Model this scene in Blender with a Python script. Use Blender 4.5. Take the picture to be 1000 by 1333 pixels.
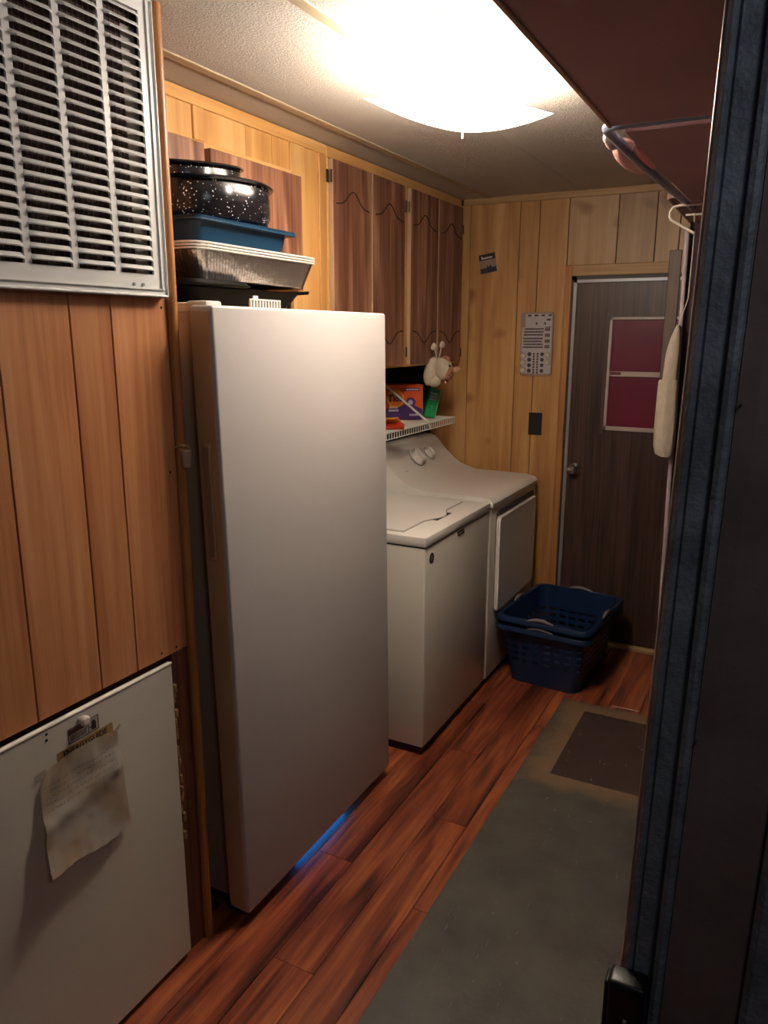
import bpy, bmesh, math, random
from mathutils import Vector, Matrix
random.seed(7)
for o in list(bpy.data.objects): bpy.data.objects.remove(o)
S = bpy.context.scene
COL = S.collection
PI = math.pi

# ------------------------------------------------------------ camera
cam = bpy.data.cameras.new('camera'); cam_o = bpy.data.objects.new('camera', cam); COL.objects.link(cam_o)
cam.sensor_fit = 'VERTICAL'; cam.sensor_height = 36.0; cam.lens = 999.14/1333*36.0
cam.clip_start = 0.02
cam_o.location = (0, 0, 1.65)
yaw, pitch, roll = math.radians(-27.526), math.radians(-13.116), math.radians(-0.0915)
fwd = Vector((math.sin(yaw)*math.cos(pitch), math.cos(yaw)*math.cos(pitch), math.sin(pitch)))
r0 = Vector((math.cos(yaw), -math.sin(yaw), 0)); d0 = fwd.cross(r0)
rgt = math.cos(roll)*r0 + math.sin(roll)*d0; dwn = -math.sin(roll)*r0 + math.cos(roll)*d0
m = Matrix((rgt, -dwn, -fwd)).transposed()
cam_o.rotation_euler = m.to_euler()
S.camera = cam_o

# ------------------------------------------------------------ light and exposure
W = bpy.data.worlds.new('world'); S.world = W; W.use_nodes = True
W.node_tree.nodes['Background'].inputs[0].default_value = (0.75, 0.80, 1.0, 1)
W.node_tree.nodes['Background'].inputs[1].default_value = 0.014
S.view_settings.view_transform = 'Standard'; S.view_settings.look = 'None'
S.view_settings.exposure = 0.12; S.view_settings.gamma = 1.0
S.view_settings.use_curve_mapping = False
al = bpy.data.lights.new('added_jamb_light', 'AREA'); al.shape = 'DISK'; al.size = .5; al.energy = 1.7; al.color = (.86, .92, 1.0)  # unseen area lamp placed to brighten the jamb top with cool light
alo = bpy.data.objects.new('added_jamb_light', al); COL.objects.link(alo); alo.location = (.50, .12, 2.30)
alo.rotation_euler = (Vector((0, .95, 1.9))-Vector((.50, .12, 2.30))).to_track_quat('-Z', 'Y').to_euler()
LAMP = 19.0          # radiance of the glowing ceiling shade
BULB = 18.0           # watts of each of the two bulbs

# ------------------------------------------------------------ materials
def srgb(h):
    if isinstance(h, str):
        h = h.lstrip('#'); c = [int(h[i:i+2], 16)/255 for i in (0, 2, 4)]
    else: c = [v/255 for v in h]
    return tuple((v/12.92 if v <= .04045 else ((v+.055)/1.055)**2.4) for v in c) + (1,)
MC = {}
def mat(name, col, rough=.5, metal=0, bump=0, bscale=60, var=0.0, vscale=4, emit=None, estr=0, trans=0, spec=.5, coat=0):
    if name in MC: return MC[name]
    M = bpy.data.materials.new(name); M.use_nodes = True; MC[name] = M
    nt = M.node_tree; b = nt.nodes['Principled BSDF']; c = srgb(col)
    b.inputs['Base Color'].default_value = c; b.inputs['Roughness'].default_value = rough
    b.inputs['Metallic'].default_value = metal; b.inputs['Specular IOR Level'].default_value = spec
    b.inputs['Transmission Weight'].default_value = trans; b.inputs['Coat Weight'].default_value = coat
    tc = nt.nodes.new('ShaderNodeTexCoord')
    if var:
        n = nt.nodes.new('ShaderNodeTexNoise'); n.inputs['Scale'].default_value = vscale; n.inputs['Detail'].default_value = 6
        nt.links.new(tc.outputs['Object'], n.inputs['Vector'])
        r = nt.nodes.new('ShaderNodeValToRGB')
        r.color_ramp.elements[0].position = .3; r.color_ramp.elements[1].position = .7
        r.color_ramp.elements[0].color = tuple(v*(1-var) for v in c[:3])+(1,)
        r.color_ramp.elements[1].color = tuple(min(1, v*(1+var)) for v in c[:3])+(1,)
        nt.links.new(n.outputs['Fac'], r.inputs[0]); nt.links.new(r.outputs[0], b.inputs['Base Color'])
    if bump:
        n2 = nt.nodes.new('ShaderNodeTexNoise'); n2.inputs['Scale'].default_value = bscale; n2.inputs['Detail'].default_value = 3
        nt.links.new(tc.outputs['Object'], n2.inputs['Vector'])
        bp = nt.nodes.new('ShaderNodeBump'); bp.inputs['Strength'].default_value = bump; bp.inputs['Distance'].default_value = .004
        nt.links.new(n2.outputs['Fac'], bp.inputs['Height']); nt.links.new(bp.outputs[0], b.inputs['Normal'])
    if emit:
        b.inputs['Emission Color'].default_value = srgb(emit); b.inputs['Emission Strength'].default_value = estr
    return M
def wood(name, dark, mid, light, axis='z', sc=1.0, rough=.45, stretch=14, knots=0.0, pvar=.12, ring=.5):
    """grain running along one axis in object space, shifted per object so every plank differs"""
    if name in MC: return MC[name]
    M = bpy.data.materials.new(name); M.use_nodes = True; MC[name] = M
    nt = M.node_tree; N = nt.nodes; L = nt.links; b = N['Principled BSDF']
    tc = N.new('ShaderNodeTexCoord'); oi = N.new('ShaderNodeObjectInfo')
    mul = N.new('ShaderNodeMath'); mul.operation = 'MULTIPLY'; mul.inputs[1].default_value = 37.0
    L.new(oi.outputs['Random'], mul.inputs[0])
    add = N.new('ShaderNodeVectorMath'); add.operation = 'ADD'
    L.new(tc.outputs['Object'], add.inputs[0]); L.new(mul.outputs[0], add.inputs[1])
    mp = N.new('ShaderNodeMapping'); s = [stretch*sc]*3; s['xyz'.index(axis)] = 1.1*sc
    mp.inputs['Scale'].default_value = s; L.new(add.outputs[0], mp.inputs['Vector'])
    n = N.new('ShaderNodeTexNoise'); n.inputs['Scale'].default_value = 1.0; n.inputs['Detail'].default_value = 5; n.inputs['Distortion'].default_value = .9
    L.new(mp.outputs[0], n.inputs['Vector'])
    mp2 = N.new('ShaderNodeMapping'); s2 = [v*5 for v in s]; s2['xyz'.index(axis)] = 2.2*sc
    mp2.inputs['Scale'].default_value = s2; L.new(add.outputs[0], mp2.inputs['Vector'])
    n2 = N.new('ShaderNodeTexNoise'); n2.inputs['Scale'].default_value = 1.0; n2.inputs['Detail'].default_value = 8
    L.new(mp2.outputs[0], n2.inputs['Vector'])
    mx = N.new('ShaderNodeMath'); mx.operation = 'MULTIPLY_ADD'; mx.inputs[1].default_value = ring
    L.new(n2.outputs['Fac'], mx.inputs[0])
    sb = N.new('ShaderNodeMath'); sb.operation = 'MULTIPLY_ADD'; sb.inputs[1].default_value = 1-ring; sb.inputs[2].default_value = 0
    L.new(n.outputs['Fac'], sb.inputs[0]); L.new(sb.outputs[0], mx.inputs[2])
    r = N.new('ShaderNodeValToRGB'); e = r.color_ramp.elements
    e[0].position = .36; e[0].color = srgb(dark); e[1].position = .64; e[1].color = srgb(light)
    k = e.new(.5); k.color = srgb(mid)
    L.new(mx.outputs[0], r.inputs[0])
    out = r.outputs[0]
    if knots:
        n3 = N.new('ShaderNodeTexNoise'); n3.inputs['Scale'].default_value = 5.5*sc; n3.inputs['Detail'].default_value = 1
        L.new(add.outputs[0], n3.inputs['Vector'])
        r3 = N.new('ShaderNodeValToRGB'); r3.color_ramp.elements[0].position = .66; r3.color_ramp.elements[1].position = .74
        L.new(n3.outputs['Fac'], r3.inputs[0])
        km = N.new('ShaderNodeMath'); km.operation = 'MULTIPLY'; km.inputs[1].default_value = knots; L.new(r3.outputs[0], km.inputs[0])
        mm = N.new('ShaderNodeMixRGB'); mm.blend_type = 'MULTIPLY'; L.new(km.outputs[0], mm.inputs[0]); L.new(out, mm.inputs[1])
        mm.inputs[2].default_value = (.45, .3, .2, 1); out = mm.outputs[0]
    hs = N.new('ShaderNodeHueSaturation')
    vr = N.new('ShaderNodeMapRange'); vr.inputs['To Min'].default_value = 1-pvar; vr.inputs['To Max'].default_value = 1+pvar
    L.new(oi.outputs['Random'], vr.inputs['Value']); L.new(vr.outputs[0], hs.inputs['Value'])
    L.new(out, hs.inputs['Color']); L.new(hs.outputs[0], b.inputs['Base Color'])
    b.inputs['Roughness'].default_value = rough
    bp = N.new('ShaderNodeBump'); bp.inputs['Strength'].default_value = .12; bp.inputs['Distance'].default_value = .002
    L.new(n2.outputs['Fac'], bp.inputs['Height']); L.new(bp.outputs[0], b.inputs['Normal'])
    return M

W_LEFT = wood('orange_panel_wood', 'ac6c44', 'c48458', 'd0966a', 'z', 1.0, .42, 16, .0, .06, .35)
W_HONEY = wood('honey_panel_wood', 'a87440', 'c4925a', 'd2a66e', 'z', .8, .45, 11, .8, .05, .3)
W_CAB = wood('honey_cabinet_wood', 'bd874a', 'd09c5c', 'dcae72', 'z', 1.0, .45, 10, .0, .03, .3)
W_CABH = wood('honey_cabinet_wood_rail', 'bd874a', 'd09c5c', 'dcae72', 'y', 1.0, .45, 10, .0, .03, .3)
W_WAL = wood('walnut_door_wood', '5a3428', '865a44', 'b08468', 'z', 1.0, .4, 15, .0, .05, .3)
W_DOOR = wood('dark_door_wood', '33231d', '48342b', '584238', 'z', 1.2, .4, 18, .0, .0, .55)
W_FLOOR = wood('red_laminate', '38160d', '82402a', 'b0643a', 'y', 1.3, .3, 12, .0, .22, .3)
W_LIT = wood('lit_panel_wood', 'a8865c', 'bd996c', 'c9a980', 'z', .8, .45, 11, .8, .05, .3)  # honey wood lightened to paint in the light above the door
W_TRIM = wood('oak_trim', '96602e', 'b47a44', 'c48c54', 'z', 1.5, .4, 26, 0, .03, .5)
W_TRIMY = wood('pale_trim_long', 'a48e70', 'b4a082', 'c0ac8e', 'y', 1.5, .5, 20, 0, .03, .5)
W_TRIMX = wood('pale_trim_cross', 'a07c50', 'b89260', 'c8a472', 'x', 1.5, .5, 20, 0, .03, .5)
W_SHELF = mat('shelf_underside', 'a4787a', .6, var=.12, vscale=3)
WHITE = mat('appliance_white', 'dcd8d2', .32, bump=.05, bscale=500)
WHITE2 = mat('appliance_white_gloss', 'e2dcd4', .25)
FRIDGE = mat('fridge_enamel', 'c0bab8', .5, bump=.12, bscale=420)
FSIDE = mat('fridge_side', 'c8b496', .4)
DARKSEAM = mat('dark_seam', '1c1614', .8)
GRILLE = mat('grille_enamel', 'e4e4e2', .35)
PANEL = mat('panel_enamel', 'd2cbbd', .45, var=.04, vscale=3, bump=.08, bscale=300)
BLACK = mat('black_plastic', '0c0c0e', .4)
GAPM = mat('dark_groove_wood', '3a2012', .9)  # dark brown backing seen through joints and gaps
CHROME = mat('chrome', 'd8d4cc', .18, 1)
ALU = mat('aluminium', 'b4b4b8', .35, .9)
BRASS = mat('dull_brass', '7a6044', .4, .8)

# ------------------------------------------------------------ helpers
def wloc(o):
    v = Vector((0, 0, 0))
    while o: v += o.location; o = o.parent
    return v
def obj(name, bm, material, parent=None, smooth=False, kind=None, label=None):
    me = bpy.data.meshes.new(name)
    if bm.verts:
        xs = [v.co.x for v in bm.verts]; ys = [v.co.y for v in bm.verts]; zs = [v.co.z for v in bm.verts]
        c = Vector(((min(xs)+max(xs))/2, (min(ys)+max(ys))/2, (min(zs)+max(zs))/2 if parent else min(zs)))
    else: c = Vector((0, 0, 0))
    bmesh.ops.translate(bm, vec=-c, verts=bm.verts)
    bmesh.ops.recalc_face_normals(bm, faces=bm.faces)
    if smooth:
        for f in bm.faces: f.smooth = True
    bm.to_mesh(me); bm.free()
    for mm in (material if isinstance(material, list) else [material]): me.materials.append(mm)
    if smooth:
        try: me.set_sharp_from_angle(angle=math.radians(38))
        except Exception: pass
    o = bpy.data.objects.new(name, me); COL.objects.link(o)
    if parent: o.parent = parent; o.location = c - wloc(parent)
    else: o.location = c
    if kind: o['kind'] = kind
    if label: o['label'] = label
    return o
def thing(name, label, cat, loc, group=None):
    o = bpy.data.objects.new(name, None); COL.objects.link(o); o.location = loc; o.empty_display_size = .05
    o['label'] = label; o['category'] = cat
    if group: o['group'] = group
    return o
def tag(o, label, cat, group=None):
    o['label'] = label; o['category'] = cat
    if group: o['group'] = group
    return o
def struct(name, bm, m, parent=None, smooth=False):
    o = obj(name, bm, m, parent, smooth)
    o['kind'] = 'structure'
    return o
def B(): return bmesh.new()
def box(bm, x0, x1, y0, y1, z0, z1, bev=0, seg=1, M=None, mi=0):
    vs = [bm.verts.new(p) for p in ((x0,y0,z0),(x1,y0,z0),(x1,y1,z0),(x0,y1,z0),(x0,y0,z1),(x1,y0,z1),(x1,y1,z1),(x0,y1,z1))]
    fs = [bm.faces.new([vs[i] for i in q]) for q in ((0,3,2,1),(4,5,6,7),(0,1,5,4),(1,2,6,5),(2,3,7,6),(3,0,4,7))]
    for f in fs: f.material_index = mi
    nv = vs
    if bev:
        es = list({e for f in fs for e in f.edges})
        r = bmesh.ops.bevel(bm, geom=es, offset=bev, segments=seg, affect='EDGES', profile=.5)
        nv = list({v for v in vs if v.is_valid} | set(r['verts']))
    if M is not None: bmesh.ops.transform(bm, matrix=M, verts=nv)
    return bm
def bx(*a, **k): return box(B(), *a, **k)
def tube(bm, pts, r, seg=8, cap=True, rs=None):
    pts = [Vector(p) for p in pts]; rings = []; prev = None
    for i, p in enumerate(pts):
        t = (pts[min(i+1, len(pts)-1)] - pts[max(i-1, 0)]).normalized()
        if prev is None:
            u = t.orthogonal().normalized()
        else:
            u = (prev - t*prev.dot(t)).normalized()
        prev = u; w = t.cross(u); rr = rs[i] if rs else r
        rings.append([bm.verts.new(p + (u*math.cos(2*PI*k/seg) + w*math.sin(2*PI*k/seg))*rr) for k in range(seg)])
    for a, b in zip(rings, rings[1:]):
        for k in range(seg): bm.faces.new((a[k], a[(k+1) % seg], b[(k+1) % seg], b[k]))
    if cap: bm.faces.new(rings[0][::-1]); bm.faces.new(rings[-1])
    return bm
def loft(bm, rings, cap0=True, cap1=True, closed=True):
    R = [[bm.verts.new(p) for p in r] for r in rings]; n = len(R[0])
    for a, b in zip(R, R[1:]):
        for k in range(n if closed else n-1): bm.faces.new((a[k], a[(k+1) % n], b[(k+1) % n], b[k]))
    if cap0: bm.faces.new(R[0][::-1])
    if cap1: bm.faces.new(R[-1])
    return R
def rrect(cx, cy, hx, hy, r, z, seg=5, rip=0, nrip=0):
    pts = []
    r = min(r, hx*.98, hy*.98)
    for qx, qy, a0 in ((1, 1, 0), (-1, 1, PI/2), (-1, -1, PI), (1, -1, 1.5*PI)):
        for i in range(seg+1):
            a = a0 + (PI/2)*i/seg
            pts.append((cx + qx*(hx-r) + r*math.cos(a), cy + qy*(hy-r) + r*math.sin(a), z))
    return pts
def lathe(bm, prof, c=(0, 0, 0), seg=32, sx=1, sy=1, M=None):
    rings = []
    for r, z in prof:
        rings.append([Vector((c[0] + sx*r*math.cos(2*PI*k/seg), c[1] + sy*r*math.sin(2*PI*k/seg), c[2]+z)) for k in range(seg)])
    if M is not None: rings = [[M @ p for p in r] for r in rings]
    loft(bm, rings, prof[0][0] > 1e-5, prof[-1][0] > 1e-5)
    bmesh.ops.remove_doubles(bm, verts=bm.verts, dist=1e-6)
    return bm
def extrude_xz(bm, prof, y0, y1):
    """closed profile of (x, z) points swept along y"""
    a = [bm.verts.new((x, y0, z)) for x, z in prof]; b = [bm.verts.new((x, y1, z)) for x, z in prof]; n = len(a)
    for k in range(n): bm.faces.new((a[k], a[(k+1) % n], b[(k+1) % n], b[k]))
    bm.faces.new(a[::-1]); bm.faces.new(b)
    return bm
def text_bm(s, size, M, ext=.0004, spacing=1.0, bold=0.0):
    cu = bpy.data.curves.new('t', 'FONT'); cu.body = s; cu.size = size; cu.extrude = ext; cu.align_x = 'CENTER'; cu.align_y = 'CENTER'
    cu.resolution_u = 3; cu.space_character = spacing; cu.offset = bold
    t = bpy.data.objects.new('t', cu); COL.objects.link(t)
    dg = bpy.context.evaluated_depsgraph_get(); me = bpy.data.meshes.new_from_object(t.evaluated_get(dg))
    bm = B(); bm.from_mesh(me); bmesh.ops.transform(bm, matrix=M, verts=bm.verts)
    bpy.data.objects.remove(t); bpy.data.curves.remove(cu); bpy.data.meshes.remove(me)
    return bm
def frame(o, ux, uy):
    ux = Vector(ux).normalized(); uy = Vector(uy).normalized(); uz = ux.cross(uy)
    M = Matrix((ux, uy, uz)).transposed().to_4x4(); M.translation = Vector(o); return M

CZ = 2.335      # ceiling
YF = 4.02       # back wall
XL = -1.29      # near left partition face
XW = -1.95      # deep left wall
XR = -0.10      # right wall
XC = -1.62      # cabinet face

# ------------------------------------------------------------ setting: floor, walls, ceiling
fl = struct('floor', bx(-2.1, 1.6, -1.2, YF+.1, -.06, -.012), GAPM)
rows = []
x = -2.1; w = .128
k = 0
while x < 1.4:
    y = -1.2 - (k*0.43 % 1.2)
    while y < YF:
        y0, y1 = max(y, -1.2), min(y+1.22, YF)
        if y1-y0 > .03:
            obj('plank', bx(x+.0006, x+w-.0006, y0+.0006, y1-.0006, -.012, random.uniform(-.0004, 0), bev=.0008), W_FLOOR, fl)
        y += 1.22
    x += w; k += 1

cm = bpy.data.materials.new('stippled_ceiling'); cm.use_nodes = True
nt = cm.node_tree; b = nt.nodes['Principled BSDF']; b.inputs['Base Color'].default_value = srgb('ddd2c4'); b.inputs['Roughness'].default_value = .8
tc = nt.nodes.new('ShaderNodeTexCoord'); n1 = nt.nodes.new('ShaderNodeTexNoise'); n1.inputs['Scale'].default_value = 165; n1.inputs['Detail'].default_value = 4
n1.inputs['Roughness'].default_value = .65
nt.links.new(tc.outputs['Object'], n1.inputs['Vector'])
rr = nt.nodes.new('ShaderNodeValToRGB'); rr.color_ramp.elements[0].position = .42; rr.color_ramp.elements[1].position = .62
nt.links.new(n1.outputs['Fac'], rr.inputs[0])
bp = nt.nodes.new('ShaderNodeBump'); bp.inputs['Strength'].default_value = .8; bp.inputs['Distance'].default_value = .006
nt.links.new(rr.outputs[0], bp.inputs['Height']); nt.links.new(bp.outputs[0], b.inputs['Normal'])
CEIL = cm
ceil = struct('ceiling', bx(-2.1, 1.6, .9, YF+.1, CZ+.008, CZ+.06), GAPM)
for a0, a1 in ((-2.1, -1.472), (-1.458, -1.012), (-.998, -.1), (-.098, 1.6)):
    obj('panel', bx(a0, a1, .9, YF+.1, CZ, CZ+.009), CEIL, ceil)
struct('trim_1', bx(-1.492, -1.470+.012, .95, YF, CZ-.004, CZ+.001, bev=.002), W_TRIMY)
struct('trim_2', bx(-1.022, -.988, .95, 2.0, CZ-.004, CZ+.001, bev=.002), W_TRIMY)
struct('trim_3', bx(-1.012, -.998, 2.0, YF, CZ-.003, CZ+.001), CEIL)

# near left partition (closet around the furnace)
wl = struct('wall_left', bx(XL-.05, XL-.008, .1, 1.40, 0, CZ), GAPM)
ys = [.1, .31, .50, .62, .80, .945, 1.113, 1.221, 1.392]
for a, c in zip(ys, ys[1:]):
    obj('plank', bx(XL-.009, XL, a+.0016, c-.0016, .872, CZ, bev=.0012), W_LEFT, wl)
obj('plank', bx(XL-.009, XL-.001, 1.333, 1.398, .0, .871, bev=.001), wood('brown_post_wood', '4a2a1c', '6a3c28', '7a4a30', 'z', 1, .6, 20, 0, 0, .5), wl)
struct('wall_closet', bx(-2.0, XL-.006, 1.36, 1.40, 0, CZ), W_LEFT)
# crumbling insulation edge between the access panel and the post
bm = B(); zz = .30
for i in range(26):
    h = random.uniform(.012, .03); y = 1.318 + random.uniform(0, .010)
    box(bm, XL-.006, XL+random.uniform(.004, .012), y, y+random.uniform(.005, .012), zz, zz+h, bev=.002); zz += h*.85
tag(obj('insulation_edge', bm, mat('insulation', '9c7c50', .95, var=.4, vscale=60)), 'crumbling tan insulation edge showing beside the white access panel', 'insulation', None)
# quarter round corner moulding
bm = B(); tube(bm, [(XL+.002, 1.404, 0), (XL+.002, 1.404, CZ)], .0135, 14)
co = struct('trim_4', bm, W_TRIM, smooth=True)
# deep left wall and back wall
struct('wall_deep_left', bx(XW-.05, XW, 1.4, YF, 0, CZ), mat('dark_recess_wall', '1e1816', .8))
wb = struct('wall_back', bx(-2.0, XR+.05, YF+.008, YF+.06, 0, CZ), GAPM)
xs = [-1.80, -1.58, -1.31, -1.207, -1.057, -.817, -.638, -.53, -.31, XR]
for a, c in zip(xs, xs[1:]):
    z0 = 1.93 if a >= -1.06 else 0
    obj('plank', bx(a+.0018, c-.0018, YF, YF+.009, z0, CZ-.03, bev=.0014), W_LIT if a >= -1.06 else W_HONEY, wb)
struct('trim_5', bx(-1.62, XR, YF-.012, YF+.008, CZ-.032, CZ, bev=.002), W_TRIMX)
struct('wall_right', bx(XR, XR+.1, 1.05, YF, 0, CZ), mat('right_wall_paint', '4e4038', .8, var=.05))

# near right partition whose moulded dark jamb fills the right edge of the picture
JY = .95
DJ = mat('dark_jamb_paint', '7c8188', .5, var=.3, vscale=22, bump=.6, bscale=120)  # bluish tint puts the colour of the cool light into the paint
DJ2 = mat('dark_brown_jamb', '806c66', .55, var=.3, vscale=5, bump=.2, bscale=60)
wf = struct('wall_front', bx(XR+.024, 1.6, JY, JY+.10, 0, CZ), DJ2)
JS = .0185     # the old jamb stands slightly out of plumb
def jx(x, z): return x+JS*(z-1.45)
def jprof(pts, z0=0, z1=CZ):
    bm = B(); a = [bm.verts.new((jx(x, z0), JY-d, z0)) for x, d in pts]; c = [bm.verts.new((jx(x, z1), JY-d, z1)) for x, d in pts]; n = len(a)
    for i in range(n): bm.faces.new((a[i], a[(i+1) % n], c[(i+1) % n], c[i]))
    bm.faces.new(a[::-1]); bm.faces.new(c); return bm
js = struct('trim_6', jprof([(-.106, -.04), (-.106, .004), (-.100, .010), (-.098, .010), (-.094, .004), (-.091, .009), (-.074, .010), (-.071, .003), (-.068, .002), (-.066, .013), (-.060, .016), (-.055, .013), (-.052, .002), (-.052, -.0005), (-.06, -.04)]), DJ)
obj('flat_board', jprof([(-.0515, 0), (-.0515, .005), (-.03, .007), (.037, .007), (.040, .002), (.040, 0)]), DJ2, js)
obj('outer_bead', jprof([(.042, 0), (.042, .009), (.050, .016), (.075, .018), (.09, .01), (.09, 0)]), DJ, js)
bm = B(); tube(bm, [(jx(XR-.011, 0), JY+.046, 0), (jx(XR-.011, CZ), JY+.046, CZ)], .0042, 10)
obj('edge_strip', bm, mat('pale_metal_strip', 'a89c94', .35, .6), js, smooth=True, label='thin pale metal strip along the edge of the dark jamb')
for (px, pz) in ((-.043, 1.575), (-.053, 1.16), (-.062, 1.47)):
    bm = B(); tube(bm, [(px, JY-.017, pz), (px, JY-.003, pz)], .0016, 8)
    obj('nail_head', bm, ALU, js)
t = thing('latch_box', 'black plastic box fixed low on the dark door jamb', 'latch', (-.105, JY-.01, .70))
obj('housing', bx(-.131, -.082, JY-.045, JY-.008, .69, .803, bev=.006, seg=3), BLACK, t, True)
obj('lip', bx(-.136, -.130, JY-.040, JY-.012, .70, .795, bev=.002), BLACK, t)
obj('screw', bx(-.108, -.102, JY-.0475, JY-.044, .745, .751, bev=.001), ALU, t)

# ------------------------------------------------------------ ceiling light
LC = Vector((-.874, 2.0, CZ))
t = thing('ceiling_light', 'glowing bent glass ceiling light with clip screws', 'ceiling light', LC)
obj('base_plate', bx(LC.x-.12, LC.x+.12, 1.70, 2.30, CZ-.003, CZ), mat('lit_base', 'f0ece4', .5, emit='fff2e2', estr=3), t)  # emission added so the plate merges with the white glare
GL = mat('glowing_glass', 'fff8ee', .3, emit='fff2e2', estr=LAMP)
Rz = Matrix.Translation(Vector((-.874, 2.133, CZ))) @ Matrix.Rotation(math.radians(-12), 4, 'Z')
bm = B(); n = 16; g = []
for i in range(n+1):
    row = []
    for j in range(n+1):
        u = -1+2*i/n; v = -1+2*j/n
        z = -.108 + .016*u*u + .012*v*v
        row.append(bm.verts.new(Rz @ Vector((u*.160, v*.225, z))))
    g.append(row)
for i in range(n):
    for j in range(n): bm.faces.new((g[i][j], g[i+1][j], g[i+1][j+1], g[i][j+1]))
bmesh.ops.solidify(bm, geom=list(bm.faces), thickness=.004)
gs = obj('glass_shade', bm, GL, t, True)
for bx_y, wk in ((1.79, .60), (2.13, 1.7)):
    bc = Vector((LC.x, bx_y, CZ-.062))
    bm = B(); lathe(bm, [(0, -.036), (.018, -.032), (.029, -.016), (.032, 0), (.028, .018), (.016, .034), (.014, .048), (0, .05)], c=bc, seg=20)
    obj('bulb', bm, mat('bulb_glow', 'ffffff', .3, emit='fff2e2', estr=40), t, True)
    bm = B(); lathe(bm, [(0, .040), (.022, .040), (.024, .055), (0, .055)], c=bc, seg=16); obj('socket', bm, mat('lamp_white', 'f0ece4', .5), t)
    ld = bpy.data.lights.new('bulb_light', 'POINT'); ld.energy = BULB*wk; ld.color = (1, .90, .80); ld.shadow_soft_size = .04
    lo = bpy.data.objects.new('bulb_light', ld); COL.objects.link(lo); ld.use_shadow = True; lo.parent = t; lo.location = bc + Vector((0, 0, -.045 if bx_y < 1.9 else -.005)) - LC
for dx, dy in ((-.125, .19), (.02, -.02)):
    p = Rz @ Vector((dx, dy, -.106))
    bm = B(); tube(bm, [p+Vector((0, 0, -.006)), p+Vector((0, 0, .01))], .004, 10); obj('screw', bm, BRASS, t)

# ------------------------------------------------------------ door_1 (back door)
DX0, DX1 = -.998, -.19
d = bpy.data.objects.new('door_1', None); COL.objects.link(d); d.location = (-.6, YF, 0); d['kind'] = 'structure'
d['label'] = 'dark brown wood back door with a small red-paned window'
WX0, WX1, WZ0, WZ1 = -.822, -.40, 1.168, 1.73
bm = B()
for a in ((DX0, WX0, .03, 1.905), (WX1, DX1, .03, 1.905), (WX0, WX1, .03, WZ0), (WX0, WX1, WZ1, 1.905)):
    box(bm, a[0], a[1], YF-.005, YF+.006, a[2], a[3])
bmesh.ops.remove_doubles(bm, verts=bm.verts, dist=1e-5)
obj('slab', bm, W_DOOR, d)
bm = B(); box(bm, -1.024, -1.0, YF-.012, YF+.006, 0, 1.93); box(bm, -1.024, -.17, YF-.012, YF+.006, 1.912, 1.93)
obj('dark_stop', bm, mat('door_stop_dark', '3a2e2c', .5), d)
bm = B(); box(bm, -1.012, -.996, YF-.016, YF-.004, .04, 1.912); box(bm, -1.012, -.18, YF-.016, YF-.004, 1.898, 1.912)
obj('weatherstrip', bm, mat('weatherstrip_grey', 'a0a0a6', .4, .5), d, label='silver grey weatherstrip')
for (a, zz0, zz1, nm) in (((-1.06, -1.024), 0, 1.984, 'casing'),):
    obj('casing', bx(a[0], a[1], YF-.016, YF+.002, zz0, zz1, bev=.003), W_TRIM, d)
obj('casing', bx(-1.024, -.13, YF-.016, YF+.002, 1.93, 1.984, bev=.003), W_TRIMX, d)
obj('casing', bx(-.17, -.13, YF-.016, YF+.002, 0, 1.93, bev=.003), W_TRIM, d)
obj('threshold', bx(-1.02, -.17, YF-.035, YF+.005, 0, .026, bev=.006, seg=2), mat('tan_threshold', 'b89a72', .4), d)
win = obj('window', B().__class__ and bx(WX0-.02, WX0-.0005, YF-.010, YF+.004, WZ0-.02, WZ1+.02), W_DOOR, d)
bm = B()
for a in ((WX0, WX0+.014, WZ0, WZ1), (WX1-.014, WX1, WZ0, WZ1), (WX0, WX1, WZ0, WZ0+.02), (WX0, WX1, WZ1-.014, WZ1)):
    box(bm, a[0], a[1], YF-.014, YF+.003, a[2], a[3], bev=.0015)
WF = mat('window_frame_paint', 'c4b4ae', .35)
obj('frame', bm, WF, win, label='pale metal window frame')
obj('mid_rail', bx(WX0+.014, WX1-.014, YF-.018, YF+.002, 1.440, 1.465, bev=.002), WF, win)
obj('latch', bx(WX0+.02, WX0+.07, YF-.024, YF-.016, 1.449, 1.462, bev=.002), mat('latch_red', '7a3a40', .4), win)
RED = mat('maroon_backed_glass', '6c2038', .3, var=.06, vscale=5)
obj('pane', bx(WX0+.012, WX1-.012, YF-.004, YF, 1.46, WZ1-.01), RED, win)
obj('pane', bx(WX0+.012, WX1-.012, YF-.006, YF-.002, WZ0+.015, 1.445), RED, win)
kb = B(); Mk = frame((-.958, YF-.005, .955), (1, 0, 0), (0, 0, 1))
lathe(kb, [(0, 0), (.030, 0), (.030, .004), (.012, .007), (.010, .028), (.022, .036), (.026, .048), (.022, .060), (.0, .064)], seg=24, M=Mk)
obj('knob', kb, CHROME, d, True, label='round chrome knob')
kb = B(); lathe(kb, [(0, 0), (.012, 0), (.012, .004), (0, .005)], seg=16, M=frame((-.975, YF-.005, 1.03), (1, 0, 0), (0, 0, 1)))

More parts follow.
